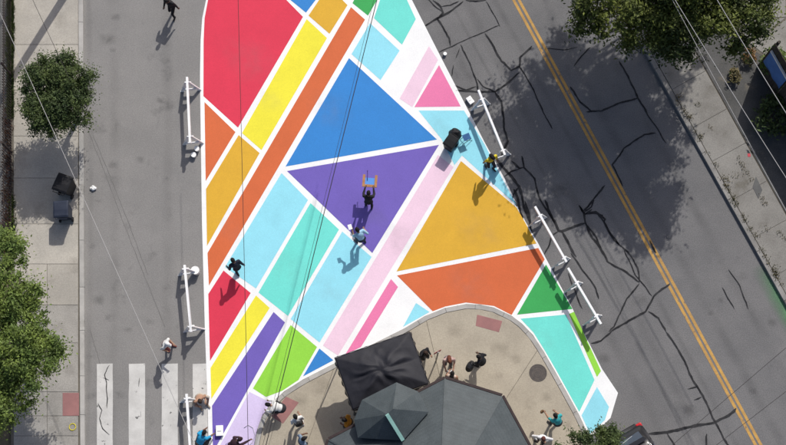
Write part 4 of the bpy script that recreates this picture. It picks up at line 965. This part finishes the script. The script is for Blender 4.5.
    Mw = Matrix.Translation(p0) @ Matrix.Rotation(rz, 4, 'Z') @ Matrix.Scale(s, 4)
    return o, [Mw @ (w_ + d * .09) for _, w_, d in wr], Mw, hp, T_
BK = (.016, .016, .019); WH = (.72, .72, .70); DN = (.035, .045, .075); BRH = (.035, .02, .014); BLH = (.012, .010, .010); ISL = .13
walkL = ((-.10, .17), (.10, -.14, .02)); walkR = ((-.10, -.14, .02), (.10, .17))
person((174.5, 14), 205, 'person in black clothes walking on the side street at the top edge', BK, BK, BLH, 'brown', 8, .90, walkL, ((-.28, -.06, .82), (.26, .16, .86)), 'long', z=.005)
_, hnd, *_ = person((369, 206), 4, 'person in black holding a wooden frame on the purple triangle', BK, BK, BLH, 'brown', 14, .92, ((-.12, .05), (.12, -.08)), ((-.17, .48, 1.12), (.17, .48, 1.12)), 'long')
frm = (hnd[0] + hnd[1]) / 2
person((361, 242), -35, 'person in a light blue shirt at the lower edge of the purple triangle', (.36, .60, .78), DN, BLH, 'tan', 26, .88, ((-.14, .10), (.14, -.08)), ((-.14, .38, 1.15), (.30, .16, 1.0)), 'short')
person((239, 271), -30, 'person dressed all in dark navy walking beside the small red block', (.018, .022, .04), (.018, .022, .035), BLH, 'brown', 14, .90, walkR, ((-.32, .16, .90), (.30, -.08, .84)), 'long')
person((489, 167), 150, 'person in a bright yellow shirt at the right edge of the mural', (.72, .58, .03), (.025, .025, .035), BLH, 'brown', 6, .91, walkL, ((-.26, .12, .82), (.27, -.10, .82)), 'short', hairlong=True)
person((170.5, 348), 115, 'person in a white shirt and white cap beside the crosswalk', WH, (.20, .05, .045), BRH, 'tan', 16, .90, ((-.12, .05), (.12, -.10)), ((-.14, .24, 1.02), (.23, .08, .88)), 'short', 'short', cap=(.75, .75, .75), shoes=(.25, .06, .05), z=.005)
person((199.5, 397), 150, 'person with bare tanned limbs sitting on the crosswalk by the mural edge', (.42, .25, .17), (.45, .40, .34), BRH, 'tan', 24, .17, ((-.13, .46), (.14, .40)), ((-.16, .34, .40), (.18, .34, .42)), 'none', 'short', sit=True, z=.01, shoes=(.3, .25, .2))
person((203.5, 441), 32, 'person in a bright blue shirt crouching at the foot of the crosswalk', (.02, .30, .55), (.05, .045, .045), BLH, 'brown', 48, .52, ((-.16, .12), (.18, -.05)), ((-.12, .55, .20), (.24, .45, .28)), 'short', z=.01)
person((236, 446), 60, 'person in a dark maroon top bending over the lavender paint', (.035, .014, .022), (.36, .31, .50), (.03, .012, .015), 'brown', 58, .86, ((-.13, .06), (.14, -.06)), ((-.20, .30, .46), (.16, .72, .74)), 'long')
person((279, 409), -78, 'person in a white top leaning over the kerb towards the lime block', WH, (.03, .03, .035), BLH, 'tan', 60, .66, ((-.14, .05), (.15, -.06)), ((-.20, .42, .45), (.20, .40, .48)), 'long', z=ISL)
w1, _, Mw1, hp1, T1 = person((299.5, 423), -25, 'person in a white shirt with a black backpack next to the red pad', WH, (.10, .09, .09), BLH, 'tan', 12, .92, ((-.12, .1), (.12, -.1)), ((-.23, .10, .86), (.16, .22, 1.02)), 'short', 'short', z=ISL, shoes=(.6, .6, .6))
person((304, 443), 60, 'person in a grey blue shirt with an orange bag at the bottom of the island', (.20, .27, .36), (.04, .045, .06), BLH, 'brown', 10, .92, ((-.12, .08), (.12, -.08)), ((-.20, .22, 1.0), (.33, .10, .84)), 'short', z=ISL)
person((349, 424), -80, 'person in an orange shirt in the shade between the tent and kiosk', (.62, .27, .03), BK, BLH, 'brown', 14, .92, ((-.12, .06), (.12, -.06)), ((-.14, .20, 1.02), (.12, .22, 1.06)), 'short', z=ISL)
person((423, 357), 130, 'person in black standing against the right side of the tent', BK, BK, BRH, 'tan', 6, .92, ((-.12, .05), (.12, -.05)), ((-.14, .24, 1.05), (.25, .08, .86)), 'long', z=ISL)
person((447.5, 363), 175, 'person with auburn hair in a pale top holding a white bag', (.48, .34, .31), (.16, .15, .16), (.14, .045, .025), 'pale', 14, .91, ((-.11, .06), (.12, -.04)), ((-.16, .36, 1.0), (.16, .36, 1.0)), 'short', z=ISL, hairlong=True)
person((450, 381), 10, 'person in a cream top half hidden behind the top corner of the kiosk roof', (.55, .43, .36), (.10, .08, .07), BLH, 'tan', 8, .91, ((-.11, .06), (.12, -.04)), ((-.12, .26, 1.05), (.25, .06, .85)), 'none', z=ISL, hairlong=True)
person((479.5, 364), -60, 'person in black with a large dark bag standing alone on the island', BK, BK, BLH, 'brown', 18, .91, ((-.12, .10), (.12, -.08)), ((-.28, .22, .95), (.20, .22, 1.05)), 'long', z=ISL)
person((554, 423), -40, 'person in a teal shirt reaching out near the tip of the island', (.05, .40, .42), (.05, .05, .06), BLH, 'tan', 26, .90, ((-.12, .08), (.12, -.08)), ((-.16, .52, 1.02), (.18, .30, 1.0)), 'short', z=ISL)
person((539, 440), 190, 'person in a white shirt with elbows out at the right of the kiosk', (.76, .76, .78), (.03, .03, .04), (.10, .03, .025), 'pale', 4, .92, ((-.13, .04), (.13, -.04)), ((-.20, .10, 1.0), (.20, .10, 1.0)), 'long', z=ISL, elbow=2.5)
# ------------------------------------------------------------------ things people hold or wear
WOODL = material('light_wood', (.42, .21, .09), (.32, .15, .065), 9, .7, .2, 30)
fo = empty('wooden_frame', frm + Vector((0, .02, -.02)), math.radians(-4)); tag(fo, 'light wooden frame with a blue sheet held by the person in black', 'frame')
for x in (-.24, .24): mb = MB(); mb.box((x, .18, 0), (.10, .50, .05)); mb.build('side_bar', WOODL, fo)
mb = MB(); mb.box((0, -.02, .0), (.38, .10, .05)); mb.build('cross_bar', WOODL, fo); mb = MB(); mb.box((0, .17, -.012), (.37, .28, .012)); mb.build('panel', material('sheet_blue', (.08, .25, .62), None, rough=.5), fo)
mb = MB(); mb.tube([(-.10, .20, .012), (-.12, .55, .05)], .014, 8); mb.ell((-.12, .57, .05), (.02, .05, .02)); mb.build('roller_pole', material('pole_purple', (.06, .03, .16), None, rough=.4), fo)
def bag(name, loc, size, m, label, rz=0.0, straps=True):
    o = empty(name, loc, rz); tag(o, label, 'bag')
    l = lumpy('bag_body', '', (0, 0, size[2]), size, m, o, amp=.05, seed=int(abs(loc[0]) * 100) % 97)
    if straps:
        for sx in (-.5, .5): mb = MB(); mb.tube([(sx * size[0], -size[1] * .6, size[2] * 1.5), (sx * size[0], -size[1] * .3, size[2] * 2.3), (sx * size[0], size[1] * .3, size[2] * 2.3), (sx * size[0], size[1] * .6, size[2] * 1.5)], .012, 6); mb.build('strap', m, o, True)
    return o
NYL = material('nylon_black', (.02, .02, .022), None, rough=.6); ORB = material('orange_bag', (.60, .20, .05), None, rough=.7); WB = material('white_bag', (.75, .75, .74), None, rough=.7); BRB = material('brown_leather', (.16, .09, .045), None, rough=.6)
def rel(px, heading, off, z):
    p = P(*px, z); r = -math.radians(heading); v = Matrix.Rotation(r, 3, 'Z') @ Vector(off); return p + v
bag('backpack', rel((299.5, 423), -25, (0, -.18, 1.08), ISL), (.15, .09, .20), NYL, 'black backpack on the back of the person in the white shirt', math.radians(25))
bag('shoulder_bag', rel((304, 443), 60, (.42, .12, .70), ISL), (.17, .10, .16), ORB, 'orange shoulder bag hanging beside the grey blue shirt', -math.radians(60))
bag('tote_bag', rel((447.5, 363), 175, (0, .45, .70), ISL), (.13, .07, .16), WB, 'white bag held by the person with auburn hair', -math.radians(175))
bag('shoulder_bag', rel((479.5, 364), -60, (-.38, .26, .60), ISL), (.24, .15, .22), NYL, 'large dark bag carried by the person in black on the island', math.radians(60))
bag('hand_bag', rel((554, 423), -40, (-.19, .62, .74), ISL), (.085, .06, .10), BRB, 'small brown bag held out by the person in the teal shirt', math.radians(40))
o = empty('paper_sheet', rel((361, 242), -35, (-.14, .50, 1.17), .014), .3); tag(o, 'white paper in the hand of the person in light blue', 'paper'); mb = MB(); mb.box((0, 0, 0), (.15, .21, .004)); mb.build('sheet', MATS['paper'], o)
